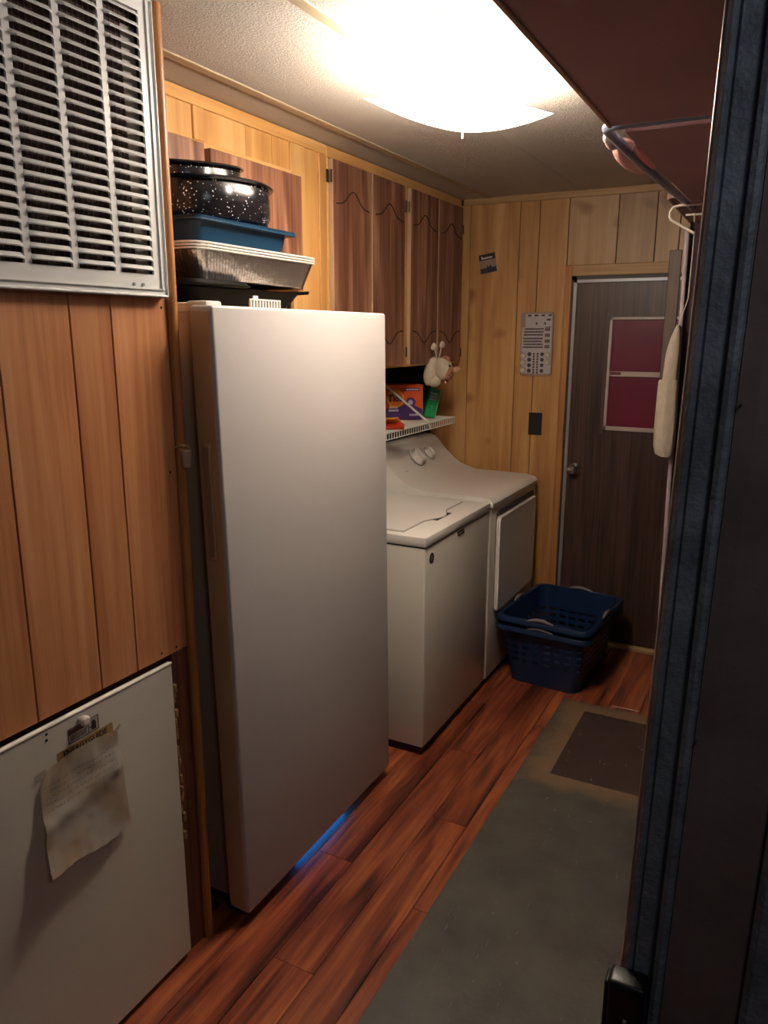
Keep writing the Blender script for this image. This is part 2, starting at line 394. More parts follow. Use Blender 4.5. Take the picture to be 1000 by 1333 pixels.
# ------------------------------------------------------------ return-air grille
t = thing('return_air_grille', 'large white metal louvred air grille on the orange wood wall', 'grille', (XL, 1.0, 1.727))
G0, G1, GZ0, GZ1 = .46, 1.378, 1.727, 2.33
cols = [(1.338-.0945-.110*i, 1.338-.110*i) for i in range(8)]
cols = [c for c in cols if c[0] > G0+.03]
SZ0, SZ1 = 1.775, 2.297
bm = B()
gx0, gx1 = XL+.012, XL+.0175
edges = [G1]+[v for c in cols for v in (c[1], c[0])]+[G0]
for i in range(0, len(edges), 2): box(bm, gx0, gx1, edges[i+1], edges[i], GZ0, GZ1)
for c in cols:
    box(bm, gx0, gx1, c[0], c[1], GZ0, SZ0); box(bm, gx0, gx1, c[0], c[1], SZ1, GZ1)
bmesh.ops.remove_doubles(bm, verts=bm.verts, dist=1e-5)
obj('face_plate', bm, GRILLE, t)
bm = B()
for a in ((G1-.006, G1, GZ0, GZ1), (G0, G0+.006, GZ0, GZ1)): box(bm, XL, XL+.022, a[0], a[1], a[2], a[3], bev=.002)
box(bm, XL, XL+.022, G0, G1, GZ0, GZ0+.006, bev=.002); box(bm, XL, XL+.022, G0, G1, GZ1-.006, GZ1, bev=.002)
box(bm, XL+.017, XL+.021, G0+.012, G1-.012, GZ0+.016, GZ0+.019); box(bm, XL+.017, XL+.021, G1-.020, G1-.017, GZ0+.016, GZ1)
obj('rim', bm, GRILLE, t)
pitch = (SZ1-SZ0)/25
def louver(y0, y1, z):
    bm = B(); n = 12; ra = []; rb = []; rc = []
    for i in range(n+1):
        f = i/n; y = y0+(y1-y0)*f
        e = min(1, f/.10) if f < .5 else min(1, (1-f)/.16)
        e = math.sin(e*PI/2)
        ra.append(bm.verts.new((gx1-.003, y, z+.0055)))
        rb.append(bm.verts.new((gx1+.001+.0085*e, y, z-.0035)))
        rc.append(bm.verts.new((gx1+.000+.0078*e, y, z-.0058)))
    rd = [bm.verts.new((gx1-.004, v.co.y, z+.0015)) for v in ra]
    for i in range(n):
        for p, q in ((ra, rb), (rb, rc), (rc, rd)): bm.faces.new((p[i], p[i+1], q[i+1], q[i]))
    return bm
first = None
for ci, c in enumerate(cols):
    for r_ in range(25):
        z = SZ0+pitch*(r_+.62)
        if first is None:
            first = obj('louver', louver(c[0], c[1], z), GRILLE, t, True); base = first.location.copy(); bz = z; by = c[0]
        else:
            o = first.copy(); COL.objects.link(o); o.parent = t; o.location = base+Vector((0, c[0]-by, z-bz))
bm = B(); box(bm, XL+.0005, XL+.0015, G0+.02, G1-.02, SZ0-.01, SZ1+.01)
obj('filter', bm, mat('mottled_filter', '4a3834', .9, var=.35, vscale=40), t)  # dark brown sheet with mottled tone behind the louvers
bm = B(); y = G0+.03
while y < G1-.05:
    box(bm, XL+.002, XL+.0028, y, y+.002, SZ0, SZ1); y += .0135
obj('filter_ribs', bm, mat('filter_rib', '6a564c', .8), t, kind='stuff')
obj('duct_lining', bx(XL+.001, XL+.0035, 1.300, 1.338, SZ0, 2.265), mat('duct_grey', '98918a', .5, .3), t)
for y in (1.275, 1.302):
    bm = B(); tube(bm, [(gx1, y, 1.752), (gx1+.003, y, 1.752)], .0038, 10); obj('screw', bm, ALU, t)

# ------------------------------------------------------------ water heater access panel and its papers
t = thing('access_panel', 'plain white metal panel leaning low on the left wall', 'panel', (XL, .9, 0))
AX = XL+.014
def skew_panel():
    bm = B(); vs = []
    y0, y1 = .22, 1.318
    for xx in (XL+.001, AX):
        vs.append([bm.verts.new((xx, y, z)) for y, z in ((y0, .018), (y1+.004, .018), (y1, .860), (y0, .866))])
    a, c = vs
    for k in range(4): bm.faces.new((a[k], a[(k+1) % 4], c[(k+1) % 4], c[k]))
    bm.faces.new(a[::-1]); bm.faces.new(c)
    bmesh.ops.bevel(bm, geom=list(bm.edges), offset=.0025, segments=2, affect='EDGES')
    return bm
obj('sheet', skew_panel(), PANEL, t)
bm = B(); tube(bm, [(AX-.002, .3, .8635), (AX-.002, 1.316, .8575)], .004, 8); obj('top_bead', bm, mat('bead_white', 'f0e8dc', .3), t, True)
for y, z in ((.949, .846), (.948, .833)):
    bm = B(); lathe(bm, [(0, 0), (.0035, 0), (.0025, .0012), (0, .0014)], seg=10, M=frame((AX, y, z), (0, 1, 0), (0, 0, 1))); obj('screw_hole', bm, DARKSEAM, t)
bm = B(); lathe(bm, [(0, 0), (.004, 0), (.004, .010), (.011, .013), (.012, .02), (.008, .024), (0, .025)], seg=18, M=frame((AX, 1.032, .842), (0, 1, 0), (0, 0, 1)))
tag(obj('wall_hook', bm, mat('hook_white', 'd8d0c4', .4), None, True), 'small white knob stuck near the top of the white panel', 'hook')
def quad(x, pts, th=.0006):
    bm = B(); a = [bm.verts.new((x, y, z)) for y, z in pts]; c = [bm.verts.new((x+th, y, z)) for y, z in pts]; n = len(a)
    for k in range(n): bm.faces.new((a[k], a[(k+1) % n], c[(k+1) % n], c[k]))
    bm.faces.new(a[::-1]); bm.faces.new(c); return bm
lab = thing('warning_label', 'small warning label with a black hand symbol, above the taped paper', 'label', (AX, 1.04, .80))
PRINT = mat('print_dark', '2c2422', .7); LBG = mat('label_grey', 'a89c8c', .6)
obj('sticker', quad(AX, [(1.000, .797), (1.082, .798), (1.082, .831), (1.000, .829)]), LBG, lab)
obj('heading_band', quad(AX+.0006, [(1.002, .8165), (1.052, .8175), (1.052, .829), (1.002, .8275)], .0003), mat('heading_red', '5a3028', .6), lab)
bm = B()
for k, (y0, y1) in enumerate(((1.003, 1.081),)):
    for a in ((1.0, 1.082, .797, .7985), (1.0, 1.082, .8295, .831), (1.0, 1.0012, .797, .830), (1.0805, 1.082, .797, .831), (1.053, 1.0545, .797, .831)):
        box(bm, AX+.0006, AX+.001, a[0], a[1], a[2], a[3])
for k in range(4):
    z = .8125-.0034*k
    y = 1.005
    while y < 1.048:
        l = random.uniform(.002, .006); box(bm, AX+.0006, AX+.0009, y, min(y+l, 1.05), z, z+.0016); y += l+.001
obj('lettering', bm, PRINT, lab)
bm = B()
for y0, y1, z0, z1 in ((1.0625, 1.074, .8015, .811),): box(bm, AX+.0006, AX+.0011, y0, y1, z0, z1, bev=.0004)
for k in range(4): box(bm, AX+.0006, AX+.0011, 1.0625+.003*k, 1.0648+.003*k, .811, .819+(.003, .005, .004, .001)[k])
box(bm, AX+.0006, AX+.0011, 1.057, 1.0632, .808, .811, M=None)
obj('hand_symbol', bm, PRINT, lab)
eg = thing('energy_label', 'yellow energy label strip mostly hidden behind the taped paper', 'label', (AX, 1.04, .75))
obj('sticker', quad(AX, [(.968, .69), (1.118, .70), (1.120, .7935), (.968, .7915)], .0004), mat('energy_yellow', 'a8864e', .6), eg)
obj('lettering', text_bm('ENERGYGUIDE', .0175, frame((AX+.0006, 1.043, .781), (0, 1, 0.01), (0, -.01, 1)), .0002, 1.02, .0004), PRINT, eg)
# crumpled paper
pm = bpy.data.materials.new('handwritten_paper'); pm.use_nodes = True; nt = pm.node_tree; b = nt.nodes['Principled BSDF']; b.inputs['Roughness'].default_value = .8
tc = nt.nodes.new('ShaderNodeTexCoord'); sp = nt.nodes.new('ShaderNodeSeparateXYZ'); nt.links.new(tc.outputs['Object'], sp.inputs[0])
def mth(op, a, v=None, w=None):
    nd = nt.nodes.new('ShaderNodeMath'); nd.operation = op
    for i, q in enumerate((a, v, w)):
        if q is None: continue
        if isinstance(q, (int, float)): nd.inputs[i].default_value = q
        else: nt.links.new(q, nd.inputs[i])
    return nd.outputs[0]
nz = nt.nodes.new('ShaderNodeTexNoise'); nz.inputs['Scale'].default_value = 1; nz.inputs['Detail'].default_value = 2
mp = nt.nodes.new('ShaderNodeMapping'); mp.inputs['Scale'].default_value = (1, 330, 190); nt.links.new(tc.outputs['Object'], mp.inputs[0]); nt.links.new(mp.outputs[0], nz.inputs['Vector'])
wv = mth('SINE', mth('MULTIPLY', sp.outputs[2], 2*PI/.0135)); row = mth('GREATER_THAN', wv, .1)
ink = mth('LESS_THAN', nz.outputs['Fac'], .46); top = mth('GREATER_THAN', sp.outputs[2], .028); lim = mth('LESS_THAN', sp.outputs[2], .095)
inside = mth('LESS_THAN', mth('ABSOLUTE', sp.outputs[1]), .095)
mask = mth('MULTIPLY', mth('MULTIPLY', mth('MULTIPLY', mth('MULTIPLY', row, ink), top), lim), inside)
mask = mth('MULTIPLY', mask, .42)
st = nt.nodes.new('ShaderNodeTexNoise'); st.inputs['Scale'].default_value = 9; nt.links.new(tc.outputs['Object'], st.inputs['Vector'])
r1 = nt.nodes.new('ShaderNodeValToRGB'); r1.color_ramp.elements[0].position = .38; r1.color_ramp.elements[0].color = srgb('d2bda0'); r1.color_ramp.elements[1].position = .6; r1.color_ramp.elements[1].color = srgb('e0d6ca')
nt.links.new(st.outputs['Fac'], r1.inputs[0])
mx = nt.nodes.new('ShaderNodeMixRGB'); nt.links.new(mask, mx.inputs[0]); nt.links.new(r1.outputs[0], mx.inputs[1]); mx.inputs[2].default_value = srgb('4a4446'); nt.links.new(mx.outputs[0], b.inputs['Base Color'])
from mathutils import noise
bm = B(); n = 26; g = []
TL, TR, BR, BL = Vector((0, .920, .768)), Vector((0, 1.128, .772)), Vector((0, 1.140, .522)), Vector((0, .900, .548))
for i in range(n+1):
    row_ = []
    for j in range(n+1):
        u = i/n; v = j/n
        p = (TL*(1-u)+TR*u)*(1-v) + (BL*(1-u)+BR*u)*v
        p.z += .006*math.sin(u*7)*v + .011*math.sin(u*PI)*(1-v)**3
        if v < .12 and u < .14: p.y += .018*(1-u/.14)*(1-v/.12)
        cr = .006*abs(noise.noise(Vector((u*3.2+v*1.5, v*2.6-u, 1.7)))) + .0045*abs(noise.noise(Vector((u*7, v*7, 4))))
        lift = .026*(v**2)*(1-u)**1.3 + .008*v*v + .008*math.exp(-((v-.55+.25*u)/.10)**2)
        p.x = AX+.0022+cr+lift
        row_.append(bm.verts.new(p))
    g.append(row_)
for i in range(n):
    for j in range(n): bm.faces.new((g[i][j], g[i][j+1], g[i+1][j+1], g[i+1][j]))
nt_ = thing('taped_paper', 'crumpled handwritten paper taped to the white panel, its lower corner curling off', 'paper', (AX, 1.03, .53))
bmesh.ops.solidify(bm, geom=list(bm.faces), thickness=.0003)
obj('sheet', bm, pm, nt_, True)
TAPE = mat('clear_tape', 'b8ab94', .25)
obj('tape', quad(AX+.0045, [(1.105, .765), (1.135, .782), (1.140, .776), (1.112, .758)], .0003), TAPE, nt_)
obj('tape', quad(AX+.0035, [(.908, .772), (.935, .776), (.935, .764), (.908, .760)], .0003), TAPE, nt_)

# broken catch on the corner moulding
t = thing('corner_catch', 'small pale metal catch on the corner moulding beside the white refrigerator', 'latch', (XL+.01, 1.41, 1.33))
bm = B(); lathe(bm, [(.0, 0), (.0085, 0), (.0085, .004), (.010, .006), (.012, .036), (.013, .038), (.013, .041), (0, .041)], c=(XL+.024, 1.400, 1.335), seg=14)
obj('cap', bm, mat('catch_pale', 'c8b8a4', .5, .1), t, True)
bm = B(); tube(bm, [(XL+.030, 1.406, 1.376), (XL+.030, 1.402, 1.386), (XL+.028, 1.388, 1.390), (XL+.001, 1.384, 1.382)], .0018, 8); obj('wire', bm, mat('wire_pale', 'c8beb0', .3, .7), t, True)
for yy, zz in ((1.372, 1.706), (1.368, 1.325), (1.352, .884), (1.30, .886)):
    bm = B(); lathe(bm, [(0, 0), (.0034, 0), (.0028, .0008), (0, .0009)], seg=8, M=frame((XL, yy, zz), (0, 1, 0), (0, 0, 1))); obj('nail_hole', bm, GAPM, wl)

# ------------------------------------------------------------ refrigerator
t = thing('refrigerator', 'tall white single-door upright refrigerator with pans on top', 'refrigerator', (-1.5, 1.9, 0))
SH = Matrix(((1, 0, 0, 0), (0, 1, -.0232, 0), (0, 0, 1, 0), (0, 0, 0, 1)))
def fb(*a, **k): return box(B(), *a, M=SH, **k)
F0, F1 = 1.4795, 2.352
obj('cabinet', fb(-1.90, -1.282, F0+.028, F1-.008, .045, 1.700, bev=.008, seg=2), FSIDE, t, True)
obj('gasket', fb(-1.284, -1.266, F0+.018, F1-.014, .06, 1.690), mat('gasket_grey', '5a4c44', .8), t)
bm = B(); box(bm, -1.268, -1.200, F0, F1, .038, 1.713, bev=.008, seg=4, M=SH)
obj('door', bm, FRIDGE, t, True)
DSD = mat('door_side_bounce_tint', 'c6a880', .45)  # beige puts warm bounce light into the colour of the door side
obj('door_side_tint', fb(-1.267, -1.209, F0-.0012, F0+.003, .05, 1.700, bev=.0008), DSD, t, label='side edge of the door tinted with warm bounce light')
bm = B(); box(bm, -1.252, -1.228, F0-.006, F0, 1.09, 1.39, bev=.004, seg=2, M=SH)
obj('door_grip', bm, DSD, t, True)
bm = B(); box(bm, -1.247, -1.233, F0-.0068, F0-.0055, 1.10, 1.38, bev=.0004, M=SH)
obj('grip_slot', bm, mat('grip_slot_brown', 'a08866', .6), t)
obj('hinge_cover', fb(-1.288, -1.225, F0+.012, F0+.07, 1.700, 1.724, bev=.006, seg=2), WHITE2, t, True)
obj('top_trim', fb(-1.40, -1.295, F0+.03, F0+.12, 1.698, 1.722, bev=.006, seg=2), WHITE2, t, True)
obj('kick_plate', bx(-1.275, -1.262, F0+.03, F1-.05, .004, .045), BLACK, t)
for yy in (F0+.05, F1-.08):
    for xx in (-1.30, -1.82):
        bm = B(); tube(bm, [(xx, yy, 0), (xx, yy, .05)], .018, 14); obj('foot', bm, BLACK, t)
obj('glow_strip', bx(-1.262, -1.256, 1.80, 2.10, .006, .034), mat('blue_glow', '2090ff', .3, emit='1f8cff', estr=7), t, label='bright blue light glowing under the door')

# ------------------------------------------------------------ washer
t = thing('washing_machine', 'white top-loading washing machine with closed lid, nearest the refrigerator', 'washing machine', (-1.48, 2.87, 0))
AY0, AY1 = 2.527, 3.225
AF = -1.142
CAB = mat('washer_side', 'd6d0c4', .35)
obj('cabinet', bx(-1.83, AF, AY0, AY1, .035, .862, bev=.008, seg=3), CAB, t, True)
obj('base_shadow', bx(-1.80, AF-.012, AY0+.01, AY1-.01, 0, .035), BLACK, t)  # black block stands for the shade under the washer
obj('seam', bx(-1.82, AF-.003, AY0+.003, AY1-.003, .861, .868), DARKSEAM, t)
bm = B(); box(bm, -1.84, AF+.004, AY0-.003, AY1+.003, .866, .905, bev=.005, seg=2); obj('top_deck', bm, WHITE, t, True)
# lid: dark gap outline, then raised lid panel with a swept grip notch
def lidpoly(off, z):
    P = [(-1.66, AY0+.045), (-1.255, AY0+.045)]
    m_ = (AY0+AY1)/2
    for k in range(17):
        f = k/16; P.append((-1.255+.042*math.sin(f*PI)**2, AY0+.22+f*.26))
    P += [(-1.255, AY1-.045), (-1.66, AY1-.045)]
    cx, cy = -1.45, m_
    return [(cx+(x-cx)*(1+off), cy+(y-cy)*(1+off), z) for x, y in P]
bm = B(); loft(bm, [lidpoly(.012, .9045), lidpoly(.012, .9057)]); obj('lid_gap', bm, mat('lid_gap_grey', '5c524a', .8), t)
bm = B(); loft(bm, [lidpoly(0, .904), lidpoly(0, .9085), lidpoly(-.008, .911)]); obj('lid', bm, WHITE, t)
bm = B(); box(bm, -1.235, -1.212, 2.80, 2.95, .9050, .9062, bev=.0004); obj('grip_recess', bm, mat('recess_dark', '3a302c', .8), t)
prof = [(-1.84, .90), (-1.70, .90), (-1.705, .93), (-1.73, .98), (-1.765, 1.06), (-1.79, 1.075), (-1.84, 1.075)]
obj('console', extrude_xz(B(), prof, AY0+.002, AY1-.002), WHITE, t)
bm = B(); lathe(bm, [(0, 0), (.021, 0), (.021, .0015), (0, .0018)], seg=28, M=frame((AF, 2.586, .812), (0, 1, 0), (0, 0, 1))); obj('round_sticker', bm, mat('sticker_brown', '4a3c34', .5), t)
bm = B(); lathe(bm, [(.010, 0.0018), (.0125, .0018), (.0125, .0024), (.010, .0024)], seg=20, M=frame((AF, 2.586, .812), (0, 1, 0), (0, 0, 1))); obj('sticker_ring', bm, mat('ring_tan', '8a7a6a', .5), t)
obj('badge', bx(AF-.001, AF+.003, 2.845, 2.915, .836, .856, bev=.001), mat('badge_dark', '2a2422', .35, .3), t)
bm = B(); y = 2.851
for l in (.008, .005, .005, .003, .006, .004, .006):
    box(bm, AF+.003, AF+.0034, y, y+l, .843, .850); y += l+.002
obj('badge_lettering', bm, ALU, t)

# ------------------------------------------------------------ dryer
t = thing('clothes_dryer', 'white front-loading clothes dryer with two round knobs beside the back wall', 'dryer', (-1.48, 3.6, 0))
RY0, RY1 = 3.245, 3.945
obj('cabinet', bx(-1.83, AF, RY0, RY1, .03, .872, bev=.008, seg=3), CAB, t, True)
obj('base_shadow', bx(-1.80, AF-.012, RY0+.01, RY1-.01, 0, .03), BLACK, t)  # black block stands for the shade under the dryer
obj('seam', bx(-1.82, AF-.003, RY0+.003, RY1-.003, .868, .876), DARKSEAM, t)
prof = [(-1.85, .874), (AF+.008, .874), (AF+.010, .892), (AF-.002, .908), (AF-.03, .917), (-1.20, .919), (-1.48, .922), (-1.53, .928), (-1.58, .944), (-1.625, .975), (-1.665, 1.020), (-1.70, 1.065), (-1.73, 1.092), (-1.76, 1.103), (-1.80, 1.103), (-1.85, 1.09)]
bm = extrude_xz(B(), prof, RY0-.002, RY1+.002)
bmesh.ops.bevel(bm, geom=[e for e in bm.edges if abs(e.verts[0].co.y-e.verts[1].co.y) < 1e-6], offset=.006, segments=2, affect='EDGES')
obj('top_and_console', bm, WHITE, t, True)
# door panel on the front
def rr_yz(y0, y1, z0, z1, r, x, seg=5): return [(x, p[0], p[1]) for p in [(q[0], q[1]) for q in rrect((y0+y1)/2, (z0+z1)/2, (y1-y0)/2, (z1-z0)/2, r, 0, seg)]]
bm = B(); loft(bm, [rr_yz(RY0+.075, RY1-.03, .34, .845, .03, AF-.001), rr_yz(RY0+.075, RY1-.03, .34, .845, .03, AF+.0015)]); obj('door_gap', bm, mat('door_gap_grey', '6a5c50', .7), t)
bm = B(); loft(bm, [rr_yz(RY0+.082, RY1-.036, .345, .815, .025, AF+.000), rr_yz(RY0+.082, RY1-.036, .345, .815, .025, AF+.012), rr_yz(RY0+.090, RY1-.044, .353, .807, .02, AF+.018)]); obj('door', bm, WHITE2, t)
bm = B()
pts = [(AF+.0165, RY0+.086, .36)] + [(AF+.0165, RY0+.086+.02*(1-math.cos(a)), .79+.02*math.sin(a)) for a in (0, .4, .8, 1.2, PI/2)] + [(AF+.0165, RY1-.05, .81)]
tube(bm, pts, .0035, 8); obj('door_edge_bead', bm, mat('bead_bright', 'f4eee6', .3), t, True)
bm = B(); box(bm, AF+.001, AF+.006, RY0+.12, RY1-.05, .822, .842, bev=.002); obj('hand_hold', bm, mat('recess_dark', '3a302c', .8), t)
nrm = Vector((.74, 0, .67)).normalized(); up = Vector((-.67, 0, .74)).normalized()
for (yy, rad, h) in ((3.560, .046, .034), (3.715, .033, .028)):
    o_ = Vector((-1.668, yy, 1.024)); Mk = frame(o_, (0, 1, 0), up); 
    if (Vector((0, 1, 0)).cross(up)).dot(nrm) < 0: Mk = frame(o_, (0, -1, 0), up)
    bm = B(); lathe(bm, [(0, 0), (rad*1.08, 0), (rad*1.08, .004), (rad*.95, .006), (rad*.88, h), (rad*.78, h+.003), (0, h+.003)], seg=28, M=Mk)
    kn = obj('knob', bm, WHITE2, t, True)
    bm = B(); lathe(bm, [(rad*1.09, .001), (rad*1.16, .001), (rad*1.16, .003), (rad*1.09, .003)], seg=28, M=Mk); obj('dial_ring', bm, mat('dial_grey', '4a423e', .5), kn)
    bm = B(); box(bm, -rad*.12, rad*.12, -rad*.7, rad*.7, h+.002, h+.008, bev=.001, M=Mk); obj('pointer', bm, WHITE, kn)
    bm = B()
    for k in range(14):
        a = 2*PI*k/14
        if abs(math.sin(a)) < .2 and math.cos(a) > 0: continue
        box(bm, -.003, .003, -.0012, .0012, .0005, .0012, M=Mk @ Matrix.Rotation(a, 4, 'Z') @ Matrix.Translation((rad*1.42, 0, 0)))
    obj('dial_marks', bm, mat('dial_print', '6a6460', .6), t)
bm = B()
for k in range(5): box(bm, -.006+.0*k, .004, -.0008, .0008, .0004, .001, M=frame(Vector((-1.63, 3.36+.006*k, .985)), (0, 1, 0), up))
obj('maker_mark', bm, mat('dial_print', '6a6460', .6), t)

# ------------------------------------------------------------ cabinets
HW = mat('hinge_bronze', '55402c', .45, .6)
def hinge(parent, y, z, h=.045):
    bm = B(); tube(bm, [(XC+.017, y, z-h/2), (XC+.017, y, z+h/2)], .004, 8); box(bm, XC+.001, XC+.004, y-.012, y+.004, z-h/2, z+h/2)
    for k in (-.3, .3): tube(bm, [(XC+.003, y-.007, z+k*h), (XC+.006, y-.007, z+k*h)], .0022, 6)
    obj('hinge', bm, HW, parent, True)
t = thing('short_wall_cabinet', 'honey wood wall cabinet over the refrigerator with short walnut doors', 'cabinet', (-1.78, 2.0, 1.5))
obj('carcass', bx(XW, XC-.016, 1.41, 2.638, 1.78, CZ-.002), W_CAB, t)
# face frame: rails and stiles
def ff(y0, y1, z0, z1, m=None): return obj('frame_rail' if (y1-y0) > (z1-z0) else 'frame_stile', bx(XC-.016, XC, y0, y1, z0, z1, bev=.0015), m or (W_CABH if (y1-y0) > (z1-z0) else W_CAB), t)
ff(1.41, 2.638, 2.296, CZ-.003); ff(1.41, 2.402, 2.150, 2.203)
ff(1.904, 1.950, 2.2035, 2.2955); ff(2.4025, 2.494, 1.50, 2.2955); ff(2.5865, 2.638, 1.50, 2.2955)
ff(1.41, 2.402, 1.785, 1.83)
obj('recessed_panel', bx(XC-.024, XC-.008, 1.41, 1.904, 2.203, 2.297), W_CAB, t)
for a, c in ((1.95, 2.158), (2.160, 2.300), (2.302, 2.403)): obj('recessed_panel', bx(XC-.024, XC-.008, a, c, 2.203, 2.297), W_CAB, t)
obj('recessed_panel', bx(XC-.024, XC-.008, 2.494, 2.587, 1.50, 2.297), W_CAB, t)
for (a, c, z1, ex) in ((1.44, 1.925, 2.194, .0), (1.940, 2.425, 2.184, .010)):
    dd = obj('door', bx(XC+.001, XC+.018+ex, a, c, 1.80, z1, bev=.002), W_WAL, t, label='dark walnut door')
hinge(t, 2.432, 2.085)
t = thing('tall_wall_cabinet', 'wall cabinet over the washer and dryer with four walnut doors', 'cabinet', (-1.78, 3.3, 1.5))
obj('carcass', bx(XW, XC-.016, 2.640, 3.985, 1.50, CZ-.002), W_CAB, t)
bm = bx(XC-.016, XC, 2.640, 3.985, 2.291, CZ-.003, bev=.0015); obj('frame_rail', bm, W_CABH, t)
obj('frame_rail', bx(XC-.016, XC, 2.640, 3.985, 1.495, 1.512), W_CABH, t)
for a, c in ((2.640, 2.652), (2.93, 2.99), (3.272, 3.336), (3.63, 3.67), (3.962, 3.985)): obj('frame_stile', bx(XC-.016, XC, a, c, 1.5125, 2.2905, bev=.001), W_CAB, t)
EDGE_LIT = mat('lit_door_edge', 'b89c80', .5)  # pale strips paint the light caught by the door bevels
GRV = mat('routed_groove', '2e1812', .8)
for i, (a, c) in enumerate(((2.650, 2.960), (2.966, 3.276), (3.334, 3.648), (3.654, 3.965))):
    dd = obj('door', bx(XC+.001, XC+.018, a+.004, c, 1.505, 2.287, bev=.002), W_WAL, t)
    obj('lit_edge', bx(XC+.001, XC+.0185, a+.001, a+.004, 1.505, 2.287), EDGE_LIT, dd)
    for sgn, zb in ((1, 2.125), (-1, 1.668)):
        bm = B(); pts = []
        wd = c-a
        for k in range(25):
            f = k/24; u = (f-.5)*2
            bump = math.exp(-(u/.46)**2)
            tail = .012*math.cos(abs(u)*PI*1.1)
            pts.append((XC+.0182, a+wd*(.09+.84*f), zb + sgn*(.072*bump - tail*.6)))
        tube(bm, pts, .0026, 6); obj('routed_line', bm, GRV, dd)
for y, z in ((2.645, 2.225), (3.285, 2.205), (3.318, 2.205), (3.30, 1.565), (2.645, 1.565), (3.972, 2.18), (3.972, 1.55)): hinge(t, y, z)

# ------------------------------------------------------------ things piled on the refrigerator
FT = 1.7005
PX0, PX1 = -1.74, -1.40
def tray(rings_spec, cx, cy, seg=6):
    bm = B(); loft(bm, [rrect(cx, cy, hx, hy, r, z, seg) for hx, hy, r, z in rings_spec], True, True); return bm
# black broiler pan
t = thing('roasting_pan', 'black roasting pan with end handles beneath the foil pans', 'pan', (-1.57, 1.88, FT))
BE = mat('black_enamel', '040405', .5, spec=.06)
obj('body', tray([(.135, .205, .04, FT), (.150, .235, .05, FT+.030), (.165, .27, .05, FT+.066), (.172, .277, .05, FT+.068), (.172, .277, .05, FT+.072), (.160, .262, .05, FT+.070), (.13, .20, .04, FT+.008)], -1.575, 1.875), BE, t, True)
bm = B(); loft(bm, [[(-1.66, 2.13, FT+.066), (-1.44, 2.13, FT+.066), (-1.44, 2.13, FT+.074), (-1.66, 2.13, FT+.074)], [(-1.64, 2.205, FT+.072), (-1.43, 2.205, FT+.072), (-1.43, 2.205, FT+.080), (-1.64, 2.205, FT+.080)], [(-1.62, 2.225, FT+.080), (-1.44, 2.225, FT+.080), (-1.44, 2.225, FT+.084), (-1.62, 2.225, FT+.084)]])
obj('handle', bm, BE, t)
bm = B(); box(bm, -1.66, -1.44, 1.50, 1.605, FT+.064, FT+.072, bev=.003); obj('handle', bm, BE, t)
t = thing('lid', 'black glossy pan lid lying crosswise under the near end of the foil pans', 'lid', (-1.43, 1.72, FT+.074))
obj('plate', tray([(.10, .135, .05, FT+.0722), (.105, .14, .05, FT+.078), (.10, .135, .05, FT+.086), (.07, .10, .04, FT+.089)], -1.475, 1.70), BE, t, True)
obj('rim', tray([(.108, .143, .05, FT+.0735), (.110, .145, .05, FT+.0755), (.108, .143, .05, FT+.0775)], -1.475, 1.70), BE, t, True)
# white ribbed plastic rack
t = thing('plastic_rack', 'small white ribbed plastic rack in front of the black pan', 'rack', (-1.31, 1.78, FT))
bm = B(); box(bm, -1.345, -1.285, 1.70, 1.84, FT, FT+.006, bev=.001); box(bm, -1.29, -1.285, 1.70, 1.84, FT+.034, FT+.038, bev=.001); obj('tray', bm, WHITE2, t)
for k in range(11):
    obj('rib', bx(-1.292, -1.286, 1.702+.0132*k, 1.707+.0132*k, FT+.0055, FT+.0345), WHITE2, t)
bm = B(); box(bm, -1.29, -1.285, 1.715, 1.735, FT+.037, FT+.046, bev=.001); obj('clip', bm, WHITE2, t)
# foil pans
FOIL = mat('aluminium_foil', 'c8c2bc', .26, 1, bump=.3, bscale=38)
FRIM = mat('foil_rim', 'f0ece6', .3, .4, bump=.3, bscale=90)
fcx, fcy, fhx, fhy = -1.57, 1.932, .17, .304
def corr(hx, hy, r, z, amp, seg=6):
    base = rrect(fcx, fcy, hx, hy, r, z, seg); out = []
    # resample the long sides densely so that they carry flutes
    n = len(base)
    for i in range(n):
        p = Vector(base[i]); q = Vector(base[(i+1) % n]); d_ = q-p; L_ = d_.length
        m_ = 76 if L_ > .4 else (38 if L_ > .2 else 1)
        nn = Vector((d_.y, -d_.x, 0)).normalized()
        for k in range(m_):
            f = k/m_; a = amp*(1 if k % 2 else -1) if m_ > 1 else 0
            out.append(p+d_*f+nn*a)
    return out
g_foil = 'stacked foil baking pans'
foil_labels = ['crinkled foil baking pan, lowest and deepest of the stack of three', 'foil baking pan whose rim is the middle of the stack of three', 'foil baking pan whose rim is topmost, right under the blue pan']
for k in range(3):
    dz = .0078*k; zb = 1.789+dz; zr = 1.868+dz
    th = thing('foil_pan', foil_labels[k], 'baking pan', (fcx, fcy, zb), g_foil)
    s = .0006*k
    bm = B(); loft(bm, [corr(fhx-.030-s, fhy-.050-s, .03, zb, 0), corr(fhx-.026-s, fhy-.046-s, .03, zb+.004, .0016), corr(fhx-.006-s, fhy-.012-s, .045, zr-.004, .0016), corr(fhx-.004-s, fhy-.010-s, .045, zr, 0)], True, False)
    bmesh.ops.triangulate(bm, faces=[f for f in bm.faces if len(f.verts) > 4])
    obj('body', bm, FOIL, th)
    bm = B(); tube(bm, [p for p in rrect(fcx, fcy, fhx-.001, fhy-.003, .05, zr, 8)]+[rrect(fcx, fcy, fhx-.001, fhy-.003, .05, zr, 8)[0]], .0028, 8, False); obj('rim', bm, FRIM, th, True)
